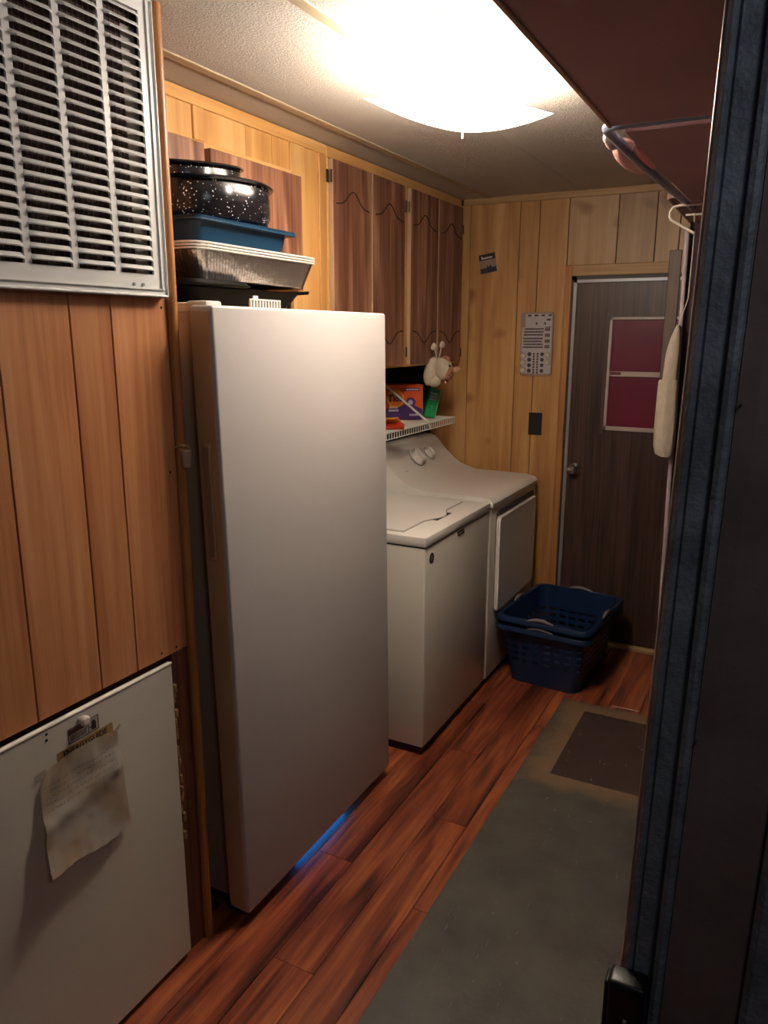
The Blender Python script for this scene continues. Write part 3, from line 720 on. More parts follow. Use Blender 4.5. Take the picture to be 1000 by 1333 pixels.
# blue baking pan
t = thing('blue_pan', 'blue enamel rectangular baking pan between foil pans and speckled pot', 'baking pan', (-1.57, 1.875, 1.886))
BLU = mat('blue_enamel', '18384f', .3)
obj('body', tray([(.140, .198, .03, 1.8895), (.146, .205, .03, 1.892), (.156, .215, .035, 1.938), (.160, .220, .035, 1.944), (.176, .236, .03, 1.947), (.177, .237, .03, 1.951), (.15, .21, .03, 1.949), (.14, .195, .03, 1.900)], -1.58, 1.880), BLU, t, True)
obj('rim_fold', tray([(.176, .236, .03, 1.9395), (.1785, .2385, .03, 1.9400), (.1785, .2385, .03, 1.9455), (.176, .236, .03, 1.9460)], -1.58, 1.880), BLU, t, True)
# speckled pots
sm = bpy.data.materials.new('speckled_enamel'); sm.use_nodes = True; nt = sm.node_tree; b = nt.nodes['Principled BSDF']; b.inputs['Roughness'].default_value = .18
tc = nt.nodes.new('ShaderNodeTexCoord'); vo = nt.nodes.new('ShaderNodeTexVoronoi'); vo.inputs['Scale'].default_value = 110; nt.links.new(tc.outputs['Object'], vo.inputs['Vector'])
nn2 = nt.nodes.new('ShaderNodeTexNoise'); nn2.inputs['Scale'].default_value = 14; nt.links.new(tc.outputs['Object'], nn2.inputs['Vector'])
mr = nt.nodes.new('ShaderNodeMapRange'); mr.inputs['From Min'].default_value = .25; mr.inputs['From Max'].default_value = .7; mr.inputs['To Min'].default_value = .02; mr.inputs['To Max'].default_value = .26
nt.links.new(nn2.outputs['Fac'], mr.inputs[0])
lt = nt.nodes.new('ShaderNodeMath'); lt.operation = 'LESS_THAN'; nt.links.new(vo.outputs['Distance'], lt.inputs[0]); nt.links.new(mr.outputs[0], lt.inputs[1])
mx = nt.nodes.new('ShaderNodeMixRGB'); mx.inputs[1].default_value = srgb('171518'); mx.inputs[2].default_value = srgb('d8d8dc'); nt.links.new(lt.outputs[0], mx.inputs[0]); nt.links.new(mx.outputs[0], b.inputs['Base Color'])
def pot(label, cx, cy, z0, r, h, sx, sy, tilt=0):
    th = thing('speckled_pot', label, 'pot', (cx, cy, z0), 'speckled enamel pots on the refrigerator')
    T = Matrix.Translation((cx, cy, z0)) @ Matrix.Rotation(tilt, 4, 'Y') @ Matrix.Rotation(tilt*.8, 4, 'X')
    bm = B(); lathe(bm, [(0, 0), (r*.84, 0), (r*.94, .008), (r*.985, .03), (r*.985, h*.6), (r*.975, h-.004), (r*.965, h), (r*.95, h), (r*.95, .03), (r*.8, .006), (0, .006)], seg=56, sx=sx, sy=sy, M=T); obj('body', bm, sm, th, True)
    bm = B(); lathe(bm, [(r*.96, h-.006), (r*1.02, h-.005), (r*1.045, h), (r*1.02, h+.005), (r*.96, h+.004), (r*.955, h)], seg=56, sx=sx, sy=sy, M=T)
    obj('rim', bm, mat('black_rim', '0b0b0e', .18), th, True)
    return th
pot('black speckled enamel pot standing on the blue pan', -1.575, 1.88, 1.9515, .200, .108, .95, 1.0)
pot('black speckled enamel pot nested inside and rising behind the other pot', -1.60, 1.83, 2.000, .172, .112, .90, .95, .09)

# ------------------------------------------------------------ wire shelf and its contents
t = thing('wire_shelf', 'white wire shelf with short front lip above the dryer', 'shelf', (-1.77, 3.4, 1.17))
SZ = 1.205; PW = mat('wire_white', 'd8d2ca', .35)
SX0, SX1, SY0, SY1 = XW, -1.60, 2.75, 3.90
bm = B()
nw = 44
for k in range(nw+1):
    y = SY0+(SY1-SY0)*k/nw
    tube(bm, [(SX0, y, SZ), (SX1, y, SZ), (SX1+.002, y, SZ-.004), (SX1+.002, y, SZ-.030)], .0024, 5)
obj('cross_wires', bm, PW, t, kind='stuff')
for xx, zz in ((SX1+.002, SZ), (SX1+.003, SZ-.030), (-1.72, SZ-.003), (-1.84, SZ-.003), (SX0+.006, SZ)):
    bm = B(); tube(bm, [(xx, SY0, zz), (xx, SY1, zz)], .0032, 8); obj('long_wire', bm, PW, t, True)
bm = B(); tube(bm, [(SX1+.004, 3.575, SZ-.028), (SX1-.004, 3.56, SZ+.006), (-1.80, 3.50, 1.38), (XW+.002, 3.455, 1.50)], .0058, 10); obj('brace', bm, PW, t, True)
# detergent boxes
def carton(name, label, c, w_, dpt, h, ang, mt, lean=0):
    th = thing(name, label, 'box', c)
    Mb = Matrix.Translation(c) @ Matrix.Rotation(ang, 4, 'Z') @ Matrix.Rotation(lean, 4, 'Y')
    return th, Mb
ORG = mat('carton_orange', 'd8541c', .4); PUR = mat('carton_purple', '4a2c6c', .45); PALEB = mat('carton_side', 'd8a890', .5); YEL = mat('print_yellow', 'e8a838', .5)
th, Mb = carton('detergent_box', 'orange and purple laundry detergent carton on the wire shelf', (-1.79, 3.64, SZ+.003), .2, .08, .185, math.radians(37), ORG)
w2, d2, hh = .100, .045, .183      # front faces local -y
obj('carton', box(B(), -w2, w2, -d2, d2, 0, hh, bev=.002, M=Mb), ORG, th)
obj('side_strip', box(B(), w2-.001, w2+.001, -d2, d2, .002, hh-.002, M=Mb), PALEB, th)
def front(y=-d2): return y
bm = B(); vs = [Mb @ Vector(p) for p in [(-w2, -d2-.0006, .002), (w2, -d2-.0006, .002), (w2, -d2-.0006, .055), (w2*.5, -d2-.0006, .078), (.01, -d2-.0006, .085), (-.02, -d2-.0006, .070), (-w2, -d2-.0006, .060)]]
vs2 = [p + (Mb.to_3x3() @ Vector((0, -.0005, 0))) for p in vs]
loft(bm, [vs, vs2]); obj('printed_swirl', bm, PUR, th)
Mf = Mb @ frame((-.045, -d2-.001, .112), (1, 0, 0), (0, 0, 1))
bm = B(); lathe(bm, [(0, 0), (.046, 0), (.046, .0006), (0, .0008)], seg=32, M=Mf); obj('logo_disc', bm, YEL, th)
bm = B(); lathe(bm, [(.032, .001), (.038, .001), (.038, .0014), (.032, .0014)], seg=32, M=Mf); obj('logo_ring', bm, mat('print_orange', 'e87820', .5), th)
obj('logo_lettering', text_bm('Tide', .046, Mf @ Matrix.Translation((.0, 0, .0018)), .0004, .95, .0012), mat('print_navy', '1c2450', .4), th)
Mw = Mb @ frame((.035, -d2-.0012, .092), (1, 0, 0), (0, 0, 1))
bm = B(); lathe(bm, [(.012, 0), (.026, 0), (.026, .0006), (.012, .0006)], seg=24, M=Mw); obj('printed_ring', bm, PUR, th)
bm = B(); lathe(bm, [(0, 0), (.014, 0), (.012, .001), (0, .001)], seg=20, M=Mw); obj('printed_ball', bm, mat('print_lilac', 'b8b0d8', .5), th)
bm = B(); box(bm, .005, .080, -d2-.0012, -d2-.0004, .150, .166, bev=.0003, M=Mb); obj('printed_banner', bm, PUR, th)
bm = B()
for k in range(6): box(bm, .012+.011*k, .020+.011*k, -d2-.0016, -d2-.001, .155, .161, M=Mb)
for zz, x0, x1 in ((.062, -.075, -.035), (.046, -.080, -.030), (.022, .030, .075)):
    xx = x0
    while xx < x1: box(bm, xx, xx+.006, -d2-.0016, -d2-.001, zz, zz+.010, M=Mb); xx += .009
obj('small_print', bm, mat('print_white', 'd8d0d8', .5), th)
GRN = mat('carton_green', '1f9a5c', .4)
th = thing('dryer_sheet_box', 'slim green carton leaning beside the orange detergent carton', 'box', (-1.69, 3.69, SZ))
Mg = Matrix.Translation((-1.700, 3.765, SZ+.003)) @ Matrix.Rotation(math.radians(40), 4, 'Z') @ Matrix.Rotation(math.radians(12), 4, 'Y')
obj('carton', box(B(), -.030, .030, -.035, .035, .006, .158, bev=.002, M=Mg), GRN, th)
obj('pale_edge', box(B(), .029, .0312, -.034, .034, .008, .156, M=Mg), mat('pale_green', 'b8c8a8', .5), th)
bm = B()
for zz in (.128, .112, .098):
    for k in range(4): box(bm, -.020+.010*k, -.0125+.010*k, -.0362, -.0348, zz, zz+.009, M=Mg)
lathe(bm, [(0, 0), (.003, 0), (0, .001)], seg=10, M=Mg @ frame((.0, -.0352, .066), (1, 0, 0), (0, 0, 1)))
obj('lettering', bm, mat('print_white', 'd8d0d8', .5), th)
th = thing('yellow_pouch', 'yellow and red snack pouch lying open beside the refrigerator', 'pouch', (-1.66, 3.25, SZ))
My = Matrix.Translation((-1.66, 3.235, SZ+.003)) @ Matrix.Rotation(math.radians(30), 4, 'Z')
bm = B(); loft(bm, [[My @ Vector(p) for p in r] for r in ([(-.07, -.035, 0), (.07, -.035, 0), (.075, .035, 0), (-.07, .035, 0)], [(-.072, -.042, .014), (.066, -.045, .012), (.078, .04, .016), (-.07, .04, .02)], [(-.06, -.02, .024), (.05, -.025, .020), (.06, .02, .030), (-.06, .02, .034)])]); obj('base', bm, mat('pouch_red', 'b8341c', .35), th)
bm = B(); loft(bm, [[My @ Vector(p) for p in r] for r in ([(-.068, .004, .034), (.058, .002, .030), (.060, .006, .030), (-.068, .008, .034)], [(-.075, -.012, .050), (.040, -.020, .056), (.042, -.016, .057), (-.074, -.008, .052)], [(-.07, -.042, .050), (.030, -.046, .052), (.030, -.044, .054), (-.07, -.040, .052)])]); obj('flap', bm, mat('pouch_yellow', 'd8902c', .4), th)

# ------------------------------------------------------------ plush toy hanging on the cabinet door
th = thing('plush_toy', 'cream plush animal hanging upside down by its feet from a cabinet door', 'toy', (-1.56, 3.66, 1.40))
PL = mat('plush_cream', 'c8b8a4', .95, bump=.6, bscale=220); PK = mat('plush_pink', 'a8705c', .95, bump=.4, bscale=200); EY = mat('plush_eye', '1c1412', .4)
def ell(c, r, M=None, seg=20):
    bm = B(); bmesh.ops.create_uvsphere(bm, u_segments=seg, v_segments=14, radius=1)
    bmesh.ops.scale(bm, vec=r, verts=bm.verts)
    if M: bmesh.ops.transform(bm, matrix=M, verts=bm.verts)
    bmesh.ops.translate(bm, vec=c, verts=bm.verts); return bm
PC = Vector((-1.57, 3.59, 1.470))
ax_ = Vector((.887, .462, 0))      # picture-right direction at the toy
fr_ = Vector((.40, -.90, .0)).normalized()
obj('body', ell(PC+ax_*(-.030)+Vector((0, 0, -.005)), (.036, .040, .074), Matrix.Rotation(-.27, 4, fr_)), PL, th, True)
obj('hind_part', ell(PC+ax_*(-.015)+Vector((0, 0, -.050)), (.036, .036, .034)), PL, th, True)
hd = obj('head', ell(PC+ax_*.026+Vector((0, 0, .008))+fr_*.010, (.048, .046, .056), Matrix.Rotation(-.15, 4, fr_)), PL, th, True)
obj('muzzle', ell(PC+ax_*.052+Vector((0, 0, -.010))+fr_*.028, (.028, .024, .038)), PK, hd, True)
obj('ear', ell(PC+ax_*.040+Vector((0, 0, .050))+fr_*.022, (.024, .014, .022)), PK, hd, True)
obj('ear', ell(PC+ax_*.092+Vector((0, 0, .004))+fr_*.012, (.026, .012, .015)), mat('ear_tan', 'c09274', .9), hd, True)
for q in ((.060, .022), (.052, -.006)): obj('eye', ell(PC+ax_*q[0]+Vector((0, 0, q[1]))+fr_*.047, (.0055, .005, .0062), seg=10), EY, hd, True)
for q in ((.068, -.012), (.058, -.022)): obj('nostril', ell(PC+ax_*q[0]+Vector((0, 0, q[1]))+fr_*.050, (.0035, .003, .0045), seg=10), EY, hd, True)
for s in (-1, 1):
    top = Vector((-1.592, 3.625+.052*s, 1.588+.004*s)); bot = PC+Vector((.0, .012*s, .070))
    bm = B(); tube(bm, [bot-Vector((0, 0, .02)), (bot+top)/2+Vector((.006, 0, 0)), top], .0042, 8); lg = obj('leg', bm, PL, th, True)
    obj('foot', ell(top+Vector((.004, .010, .002)), (.014, .015, .018), seg=14), mat('plush_white', 'd8ccc0', .9), lg, True)
    obj('foot_pad', ell(top+Vector((.008, -.012, -.004)), (.010, .010, .012), seg=12), mat('plush_white', 'd8ccc0', .9), lg, True)
obj('tail', ell(PC+ax_*.045+Vector((0, 0, -.055)), (.012, .010, .016), seg=12), PK, th, True)

# ------------------------------------------------------------ things on the back wall
t = thing('light_switch', 'dark brown switch plate on the wood wall left of the door', 'switch', (-1.182, YF, 1.118))
obj('plate', bx(-1.218, -1.146, YF-.006, YF-.0005, 1.120, 1.238, bev=.002), mat('switch_brown', '1e1618', .4), t)
obj('toggle', bx(-1.186, -1.178, YF-.014, YF-.005, 1.170, 1.188, bev=.002), mat('switch_brown2', '2a2024', .4), t)
for z in (1.145, 1.213):
    bm = B(); tube(bm, [(-1.182, YF-.0075, z), (-1.182, YF-.005, z)], .003, 8); obj('screw', bm, mat('switch_brown2', '2a2024', .4), t)
t = thing('wall_card', 'small dark postcard pinned tilted high on the back wall', 'card', (-1.475, YF, 1.96))
Mc = frame((-1.477, YF-.003, 2.010), (1, 0, .16), (-.16, 0, 1))
def cbx(x0, x1, y0, y1, z0=0, z1=.001, bev=0): return box(B(), x0, x1, y0, y1, z0, z1, M=Mc, bev=bev)
obj('card', cbx(-.045, .045, -.048, .048), mat('card_tan', '9a8478', .5), t)
obj('dark_band', cbx(-.045, .045, .018, .048, .001, .0016), mat('card_dark', '2a2226', .5), t)
bm = B(); box(bm, -.045, .045, -.048, -.022, .001, .0016, M=Mc)
for x0, hgt in ((-.004, .014), (.012, .017), (.004, .006)): loft(bm, [[Mc @ Vector(p) for p in ((x0-.006, -.023, .001), (x0+.008, -.023, .001), (x0+.001, -.023+hgt, .001))], [Mc @ Vector(p) for p in ((x0-.006, -.023, .0016), (x0+.008, -.023, .0016), (x0+.001, -.023+hgt, .0016))]])
obj('printed_skyline', bm, mat('card_navy', '2c2838', .5), t)
bm = B()
for k, l in enumerate((.012, .007, .006, .007, .006, .008)): box(bm, -.032+.0105*k, -.032+.0105*k+.008, .024, .024+(.014 if k == 0 else .008), .0017, .0022, M=Mc)
obj('lettering', bm, mat('print_white', 'd8d0d8', .5), t)

t = thing('wall_chart', 'white laundry chart with rows of print and round buttons hung by the door', 'chart', (-1.19, YF, 1.43))
CX0, CX1, CZ0, CZ1 = -1.278, -1.108, 1.435, 1.757
Mh = frame(((CX0+CX1)/2, YF-.004, (CZ0+CZ1)/2), (1, 0, 0.01), (-.01, 0, 1))
bm = B(); loft(bm, [[Mh @ Vector((p[0], p[1], z)) for p in rrect(0, 0, .086, .162, .014, 0, 5)] for z in (0, .010)]); obj('board', bm, mat('chart_tan', '9c8c82', .5), t)
bm = B(); box(bm, -.078, .080, -.152, .085, .010, .0112, M=Mh); box(bm, -.060, .080, .0855, .153, .010, .0112, M=Mh); obj('sheet', bm, mat('chart_white', 'bcb4b8', .5), t)
INK = mat('chart_ink', '4a3c44', .6)
bm = B()
for k in range(7):
    zz = .078-.0148*k - (.004 if k > 2 else 0); xx = -.070+random.uniform(0, .008); xe = .036+random.uniform(-.008, .004)
    while xx < xe:
        l = random.uniform(.006, .014); box(bm, xx, min(xx+l, xe), zz-.0055, zz+.0025, .0112, .0118, M=Mh); xx += l+.0015
obj('printed_lines', bm, INK, t)
bm = B()
for zz in (.066, .036, .006, -.022):
    for k in range(3): box(bm, .046+.009*k, .053+.009*k, zz, zz+.017, .0112, .0118, M=Mh)
for k in range(4): box(bm, -.048+.036*k, -.030+.036*k, .140, .149, .0112, .0118, M=Mh)
for xx in (-.005, .040): box(bm, xx, xx+.008, .098, .110, .0112, .0118, M=Mh)
box(bm, .048, .078, .085, .088, .0112, .0118, M=Mh); box(bm, .052, .074, .118, .127, .0112, .0118, M=Mh)
obj('printed_symbols', bm, INK, t, kind='stuff')
bm = B()
for xx, r_ in ((-.034, .011), (-.010, .0055), (.010, .0055), (.034, .010)):
    nn_ = 4 if r_ > .006 else 8
    for k in range(nn_):
        zz = -.052-.0285*k if nn_ == 4 else -.050-.0138*k
        lathe(bm, [(0, 0), (r_, 0), (r_, .0006), (0, .0006)], seg=12, M=Mh @ Matrix.Translation((xx, zz, .0112)))
obj('printed_dots', bm, INK, t)
BT = mat('button_pale', 'c0b8a4', .4)
for xx, zs in ((-.068, (-.060, -.097, -.134)), (.062, (-.055, -.092))):
    for zz in zs:
        bm = B(); lathe(bm, [(0, 0), (.016, 0), (.016, .006), (.013, .009), (.011, .0075), (0, .0075)], seg=20, M=Mh @ Matrix.Translation((xx, zz, .0112))); obj('round_button', bm, BT, t, True)

# ------------------------------------------------------------ laundry baskets
NAVY = mat('basket_navy', '12284a', .35, bump=.05, bscale=50); GRIP = mat('basket_grip', '7a7478', .5)
def basket(label, cx, cy, z0, ang, hx=.212, hy=.272, H=.30, bx_=.172, by_=.225, s=0):
    th = thing('laundry_basket', label, 'basket', (cx, cy, z0), 'nested laundry baskets')
    T = Matrix.Translation((cx, cy, z0)) @ Matrix.Rotation(ang, 4, 'Z')
    def ring(f, off=0, n=96, z=None):
        ax = bx_+(hx-bx_)*f+off; ay = by_+(hy-by_)*f+off; out = []
        base = rrect(0, 0, ax, ay, .05, 0, 8); base = [Vector((p[0], p[1], 0)) for p in base]
        # uniform resample
        L = [0]; m_ = len(base)
        for i in range(m_): L.append(L[-1]+(base[(i+1) % m_]-base[i]).length)
        tot = L[-1]; j = 0
        for k in range(n):
            s = tot*k/n
            while L[j+1] < s: j += 1
            f2 = (s-L[j])/max(1e-9, L[j+1]-L[j]); out.append(base[j].lerp(base[(j+1) % m_], f2))
        return out
    n = 96
    zs = [0, .02+s*.5, .05+s, .07+s, .085+s, .103+s, .120+s, .138+s, .155+s, .173+s, .185+s, .20+s, .215+s, .235+s*.8, H]
    grid = []
    bm = B()
    for z in zs:
        grid.append([bm.verts.new(T @ (p+Vector((0, 0, z)))) for p in ring(z/H, 0, n)])
    hole_rows = {3, 5, 7, 9}
    for i in range(len(zs)-1):
        for k in range(n):
            if i in hole_rows and k % 3 != 0: continue
            bm.faces.new((grid[i][k], grid[i][(k+1) % n], grid[i+1][(k+1) % n], grid[i+1][k]))
    bm.faces.new(grid[0][::-1])
    bmesh.ops.recalc_face_normals(bm, faces=bm.faces)
    bmesh.ops.solidify(bm, geom=list(bm.faces), thickness=.0025)
    obj('body', bm, NAVY, th, True)
    bm = B(); rings = []
    for off, z in ((.0, H-.004), (.018, H-.001), (.022, H-.008), (.024, H-.022), (.021, H-.022), (.019, H-.006), (.0, H-.008)):
        rings.append([T @ (p+Vector((0, 0, z))) for p in ring(1, off, n)])
    loft(bm, rings+[rings[0]], False, False); obj('rim', bm, NAVY, th, True)
    for side in range(4):
        bm = B(); pts = []
        for k in range(13):
            f = (k/12-.5)*2; arch = .012*math.cos(f*PI/2)
            if side < 2: p = Vector((f*.062, (hy+.012)*(-1 if side == 0 else 1), H+arch-.001))
            else: p = Vector(((hx+.012)*(-1 if side == 2 else 1), f*.062, H+arch-.001))
            pts.append(T @ p)
        tube(bm, pts, .009, 10, rs=[.0045+.005*math.cos((k/12-.5)*PI) for k in range(13)]); obj('grip', bm, GRIP, th, True)
    return th
basket('lower navy plastic laundry basket, outer one of the nested pair by the dryer', -.878, 3.585, 0, math.radians(-5), s=.042)
basket('upper navy plastic laundry basket, inner one of the nested pair by the dryer', -.878, 3.585, .042, math.radians(-5))

# ------------------------------------------------------------ floor mat with worn border, small brown mat
mm_ = bpy.data.materials.new('worn_grey_mat'); mm_.use_nodes = True; nt = mm_.node_tree; b = nt.nodes['Principled BSDF']
geo = nt.nodes.new('ShaderNodeTexCoord')
na = nt.nodes.new('ShaderNodeTexNoise'); na.inputs['Scale'].default_value = 6; na.inputs['Detail'].default_value = 8; nt.links.new(geo.outputs['Object'], na.inputs['Vector'])
ra_ = nt.nodes.new('ShaderNodeValToRGB'); ra_.color_ramp.elements[0].position = .3; ra_.color_ramp.elements[0].color = srgb('3e3c3a'); ra_.color_ramp.elements[1].position = .7; ra_.color_ramp.elements[1].color = srgb('59554e')
nt.links.new(na.outputs['Fac'], ra_.inputs[0])
# tan worn stain: a frame around the small mat (mat origin sits at its centre)
sp = nt.nodes.new('ShaderNodeSeparateXYZ'); nt.links.new(geo.outputs['Object'], sp.inputs[0])
MX0, MX1, MY0, MY1 = -.772, -.115, .3, 3.285
mcx, mcy = (MX0+MX1)/2, (MY0+MY1)/2
nb = nt.nodes.new('ShaderNodeTexNoise'); nb.inputs['Scale'].default_value = 9; nb.inputs['Detail'].default_value = 5; nt.links.new(geo.outputs['Object'], nb.inputs['Vector'])
wob = mth('MULTIPLY', mth('SUBTRACT', nb.outputs['Fac'], .5), .22)
dx = mth('ABSOLUTE', mth('SUBTRACT', sp.outputs[0], -.39-mcx)); dy = mth('ABSOLUTE', mth('SUBTRACT', sp.outputs[1], 2.93-mcy))
qx = mth('SUBTRACT', dx, .33); qy = mth('SUBTRACT', dy, .345)
sd = mth('ADD', mth('MAXIMUM', qx, qy), wob)
mk = nt.nodes.new('ShaderNodeMapRange'); mk.inputs['From Min'].default_value = .06; mk.inputs['From Max'].default_value = -.02; nt.links.new(sd, mk.inputs['Value'])
mk2 = mth('MULTIPLY', mk.outputs[0], .85)
mx = nt.nodes.new('ShaderNodeMixRGB'); nt.links.new(mk2, mx.inputs[0]); nt.links.new(ra_.outputs[0], mx.inputs[1]); mx.inputs[2].default_value = srgb('7c6248')
# scratches
mpx = nt.nodes.new('ShaderNodeMapping'); mpx.inputs['Rotation'].default_value = (0, 0, .9); mpx.inputs['Scale'].default_value = (60, 5, 1); nt.links.new(geo.outputs['Object'], mpx.inputs[0])
nc = nt.nodes.new('ShaderNodeTexNoise'); nc.inputs['Scale'].default_value = 1.5; nc.inputs['Detail'].default_value = 4; nc.inputs['Distortion'].default_value = 2.5; nt.links.new(mpx.outputs[0], nc.inputs['Vector'])
rc_ = nt.nodes.new('ShaderNodeValToRGB'); rc_.color_ramp.elements[0].position = .66; rc_.color_ramp.elements[1].position = .72; nt.links.new(nc.outputs['Fac'], rc_.inputs[0])
mx2 = nt.nodes.new('ShaderNodeMixRGB'); nt.links.new(mth('MULTIPLY', rc_.outputs[0], .25), mx2.inputs[0]); nt.links.new(mx.outputs[0], mx2.inputs[1]); mx2.inputs[2].default_value = srgb('a09a8c')
nt.links.new(mx2.outputs[0], b.inputs['Base Color'])
b.inputs['Roughness'].default_value = .42
bpn = nt.nodes.new('ShaderNodeTexNoise'); bpn.inputs['Scale'].default_value = 45; bpn.inputs['Detail'].default_value = 4; nt.links.new(geo.outputs['Object'], bpn.inputs['Vector'])
bp = nt.nodes.new('ShaderNodeBump'); bp.inputs['Strength'].default_value = .3; bp.inputs['Distance'].default_value = .004; nt.links.new(bpn.outputs['Fac'], bp.inputs['Height']); nt.links.new(bp.outputs[0], b.inputs['Normal'])
tag(obj('floor_runner', bx(MX0, MX1, MY0, MY1, 0.0002, .0035, bev=.0012), mm_), 'long worn grey vinyl floor runner with tan stained far end', 'floor mat')
tag(obj('small_mat', bx(-.655, -.13, 2.64, 3.20, .0037, .007, bev=.0015), mat('brown_mat', '3e2c28', .6, var=.25, vscale=8, bump=.2, bscale=60)), 'dark brown square mat lying on the far end of the grey runner', 'floor mat')
bm = B()
for k in range(30):
    xx, yy = random.uniform(-.70, -.2), random.uniform(2.4, 3.2); s = random.uniform(.0012, .003)
    box(bm, xx, xx+s, yy, yy+s*1.5, .0072, .0072+s, bev=.0003)
tag(obj('floor_crumbs', bm, mat('crumb_pale', 'b8a890', .8), kind='stuff'), 'tiny pale crumbs scattered over the brown mat', 'crumbs')

# ------------------------------------------------------------ shelves on the right
SHB = mat('shelf_edge_tan', 'c49a78', .5)
def rshelf(label, x0, y0, y1, z, th_=.019, edge=None):
    t = thing('wall_shelf', label, 'shelf', (x0, (y0+y1)/2, z))
    obj('board', bx(x0+.004, XR, y0, y1, z, z+th_, bev=.001), W_SHELF, t)
    obj('edge_band', bx(x0-.001, x0+.008, y0, y1, z-.004, z+th_, bev=.0015), edge or SHB, t)
    return t
rshelf('nearest dark red-brown shelf overhead on the right', -.418, 1.055, 1.885, 2.1)
t = thing('wall_shelf', 'middle red-brown shelf overhead on the right, under the pale plastic tray', 'shelf', (-.25, 2.6, 2.1))
bm = B(); loft(bm, [[(-.412+.018, 1.955, z), (XR, 1.955, z), (XR, 3.22, z), (-.374+.01, 3.22, z), (-.385, 2.5, z)] for z in (2.1, 2.119)]); obj('board', bm, W_SHELF, t)
t = rshelf('furthest short shelf overhead on the right, against the back wall', -.485, 3.26, YF-.015, 2.15)
# plastic tray with a rounded rim resting on the middle shelf
t = thing('plastic_tray', 'pale blue-grey plastic tray with rounded rim, overhanging the middle shelf', 'tray', (-.28, 2.5, 2.12))
TRAY = mat('tray_plastic', '8c94a8', .3)
pts = [(XR-.002, 1.912, 2.112), (-.36, 1.915, 2.110)]
for k in range(7):
    a = PI/2*k/6; pts.append((-.40-.036*math.sin(a), 1.955-.04*math.cos(a), 2.110))
pts += [(-.432, 2.15, 2.108), (-.420, 2.45, 2.106), (-.400, 2.85, 2.103), (-.380, 3.18, 2.100)]
bm = B(); tube(bm, pts, .012, 10); obj('rim', bm, TRAY, t, True)
obj('near_band', bx(-.40, XR, 1.897, 1.932, 2.104, 2.120, bev=.003), mat('tray_pale', 'c0c2cc', .35), t)
bm = B(); loft(bm, [[(-.395, 1.945, z), (XR, 1.945, z), (XR, 3.15, z), (-.372, 3.15, z), (-.415, 2.2, z)] for z in (2.1205, 2.127)]); obj('tray_floor', bm, TRAY, t)
th = thing('pink_bag', 'pink translucent plastic bag bulging over the tray rim overhead', 'bag', (-.42, 2.3, 2.12))
PKM = mat('pink_plastic', 'e0a8a0', .35)
def blob(c, r, seed, name='bag'):
    bm = B(); bmesh.ops.create_icosphere(bm, subdivisions=4, radius=1)
    for v in bm.verts:
        v.co *= 1+.14*noise.noise(v.co*1.6+Vector((seed, 0, 0)))
    bmesh.ops.scale(bm, vec=r, verts=bm.verts); bmesh.ops.translate(bm, vec=c, verts=bm.verts); return bm
obj('bag', blob((-.452, 2.36, 2.128), (.040, .19, .030), 3), PKM, th, True)
obj('knot', blob((-.462, 2.13, 2.128), (.018, .06, .022), 8), mat('pink_pale', 'd8bcb4', .4), th, True)
obj('fold', blob((-.405, 2.30, 2.108), (.016, .16, .008), 5), mat('pink_bright', 'e08888', .3), th, True)

# curtain on rod under the middle shelf, wire bracket, board, hanging bundle
t = thing('curtain', 'dark purple-brown curtain with pale edge hanging on the right', 'curtain', (-.25, 3.08, .2))
bm = B(); n = 60; f0 = []; f1 = []
for k in range(n+1):
    f = k/n; xx = -.372+.262*f; yy = 3.08+.018*math.sin(f*PI*9)
    f0.append(bm.verts.new((xx+.022*(1-f), yy, .15))); f1.append(bm.verts.new((xx, yy, 2.04)))
for k in range(n): bm.faces.new((f0[k], f0[k+1], f1[k+1], f1[k]))
bmesh.ops.solidify(bm, geom=list(bm.faces), thickness=.0015)
obj('cloth', bm, mat('curtain_purple', '54404a', .85, var=.1, vscale=30), t, True)
bm = B(); tube(bm, [(-.352, 3.078, .15), (-.366, 3.076, 1.0), (-.380, 3.076, 2.02)], .008, 8); obj('pale_hem', bm, mat('hem_pale', 'a89aa0', .7), t, True)
for k in range(8):
    bm = B(); c = Vector((-.36+.034*k, 3.075, 2.052)); tube(bm, [c+Vector((0, .016*math.cos(a), .016*math.sin(a))) for a in [2*PI*i/12 for i in range(13)]], .002, 6, False); obj('ring', bm, mat('ring_pale', 'b8a8a0', .4), t, True)
tag(obj('curtain_rod', tube(B(), [(-.39, 3.075, 2.062), (XR, 3.075, 2.062)], .004, 10), PW, smooth=True), 'thin white rod carrying the purple-brown curtain', 'rod')
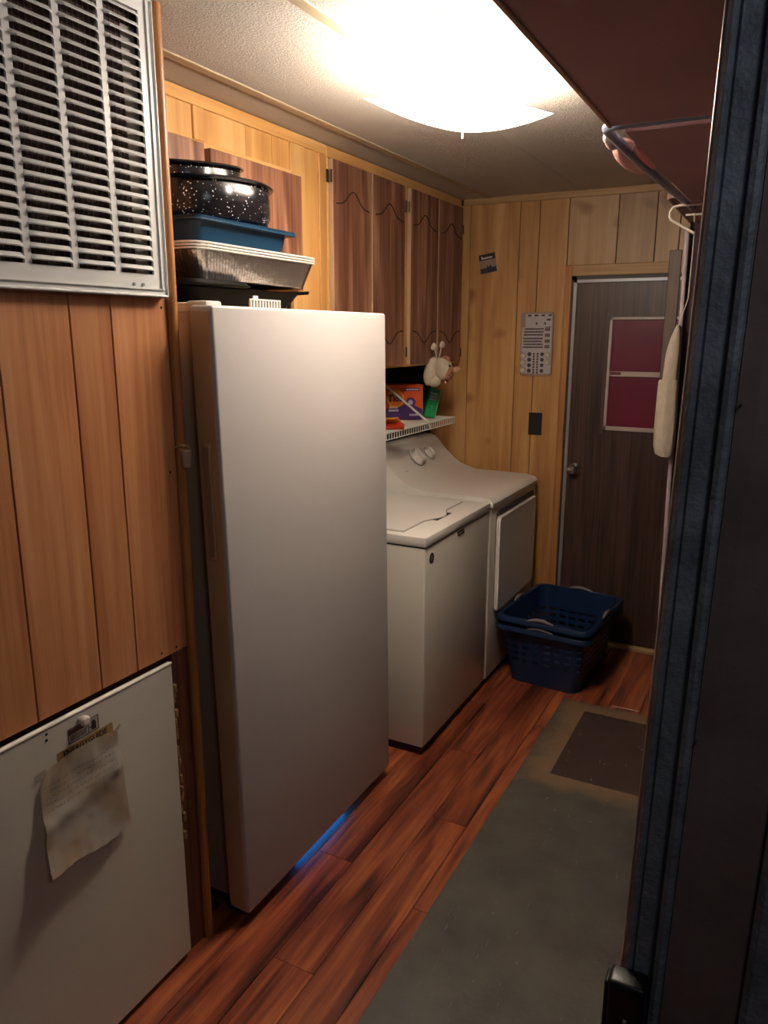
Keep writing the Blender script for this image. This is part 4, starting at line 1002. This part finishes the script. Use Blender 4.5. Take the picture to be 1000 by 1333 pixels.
bm = B(); tube(bm, [(-.30, 3.02, 2.088), (-.405, 3.02, 2.088), (-.425, 3.02, 2.084), (-.436, 3.02, 2.07), (-.437, 3.02, 2.052), (-.432, 3.02, 2.042), (-.420, 3.02, 2.034), (-.350, 3.02, 1.992)], .0048, 10)
tag(obj('wire_hook', bm, mat('hook_cream', 'd0c0b0', .35), smooth=True), 'white bent wire hook projecting below the overhead shelves', 'hook')
t = thing('brown_board', 'narrow grey-brown wooden board standing upright in front of the back door', 'board', (-.40, 3.2, 0))
obj('plank', bx(-.452, -.408, 3.20, 3.215, 1.20, 1.957, bev=.002), wood('grey_brown_board', '40322c', '52423a', '5e4e44', 'z', 1.5, .6, 18, 0, 0, .5), t)
obj('mounting_arm', bx(-.408, XR, 3.203, 3.212, 1.90, 1.93), W_SHELF, t)
t = thing('hanging_bundle', 'cream folded fabric bundle hanging by a thin cord in front of the door', 'bundle', (-.43, 3.05, 1.18))
CR = mat('bundle_cream', 'a09486', .8, var=.08, vscale=30, bump=.3, bscale=60)
bm = B(); rings = []
for z, x0, x1 in ((1.196, -.405, -.372), (1.204, -.425, -.362), (1.235, -.434, -.358), (1.30, -.436, -.358), (1.475, -.434, -.362), (1.482, -.430, -.363)):
    r_ = []
    for k in range(28):
        a = 2*PI*k/28; rr_ = 1+.05*math.sin(a*7)
        r_.append(((x0+x1)/2+(x1-x0)/2*math.cos(a)*rr_, 3.05+.020*math.sin(a)*rr_, z))
    rings.append(r_)
loft(bm, rings); obj('folded_part', bm, CR, t, True)
bm = B(); rings = []
for z, x0, x1 in ((1.47, -.420, -.368), (1.58, -.414, -.366), (1.63, -.404, -.367), (1.665, -.392, -.370), (1.68, -.386, -.374)):
    rings.append([((x0+x1)/2+(x1-x0)/2*math.cos(2*PI*k/24)*(1+.06*math.sin(2*PI*k/24*6)), 3.05+.015*math.sin(2*PI*k/24), z) for k in range(24)])
loft(bm, rings); obj('gathered_top', bm, CR, t, True)
bm = B(); tube(bm, [(-.383, 3.05, 1.66), (-.376, 3.05, 1.70), (-.362, 3.045, 1.74), (-.352, 3.03, 1.775), (-.350, 3.02, 1.992)], .0018, 6); obj('cord', bm, mat('cord_pale', 'c8bcb0', .6), t, True)
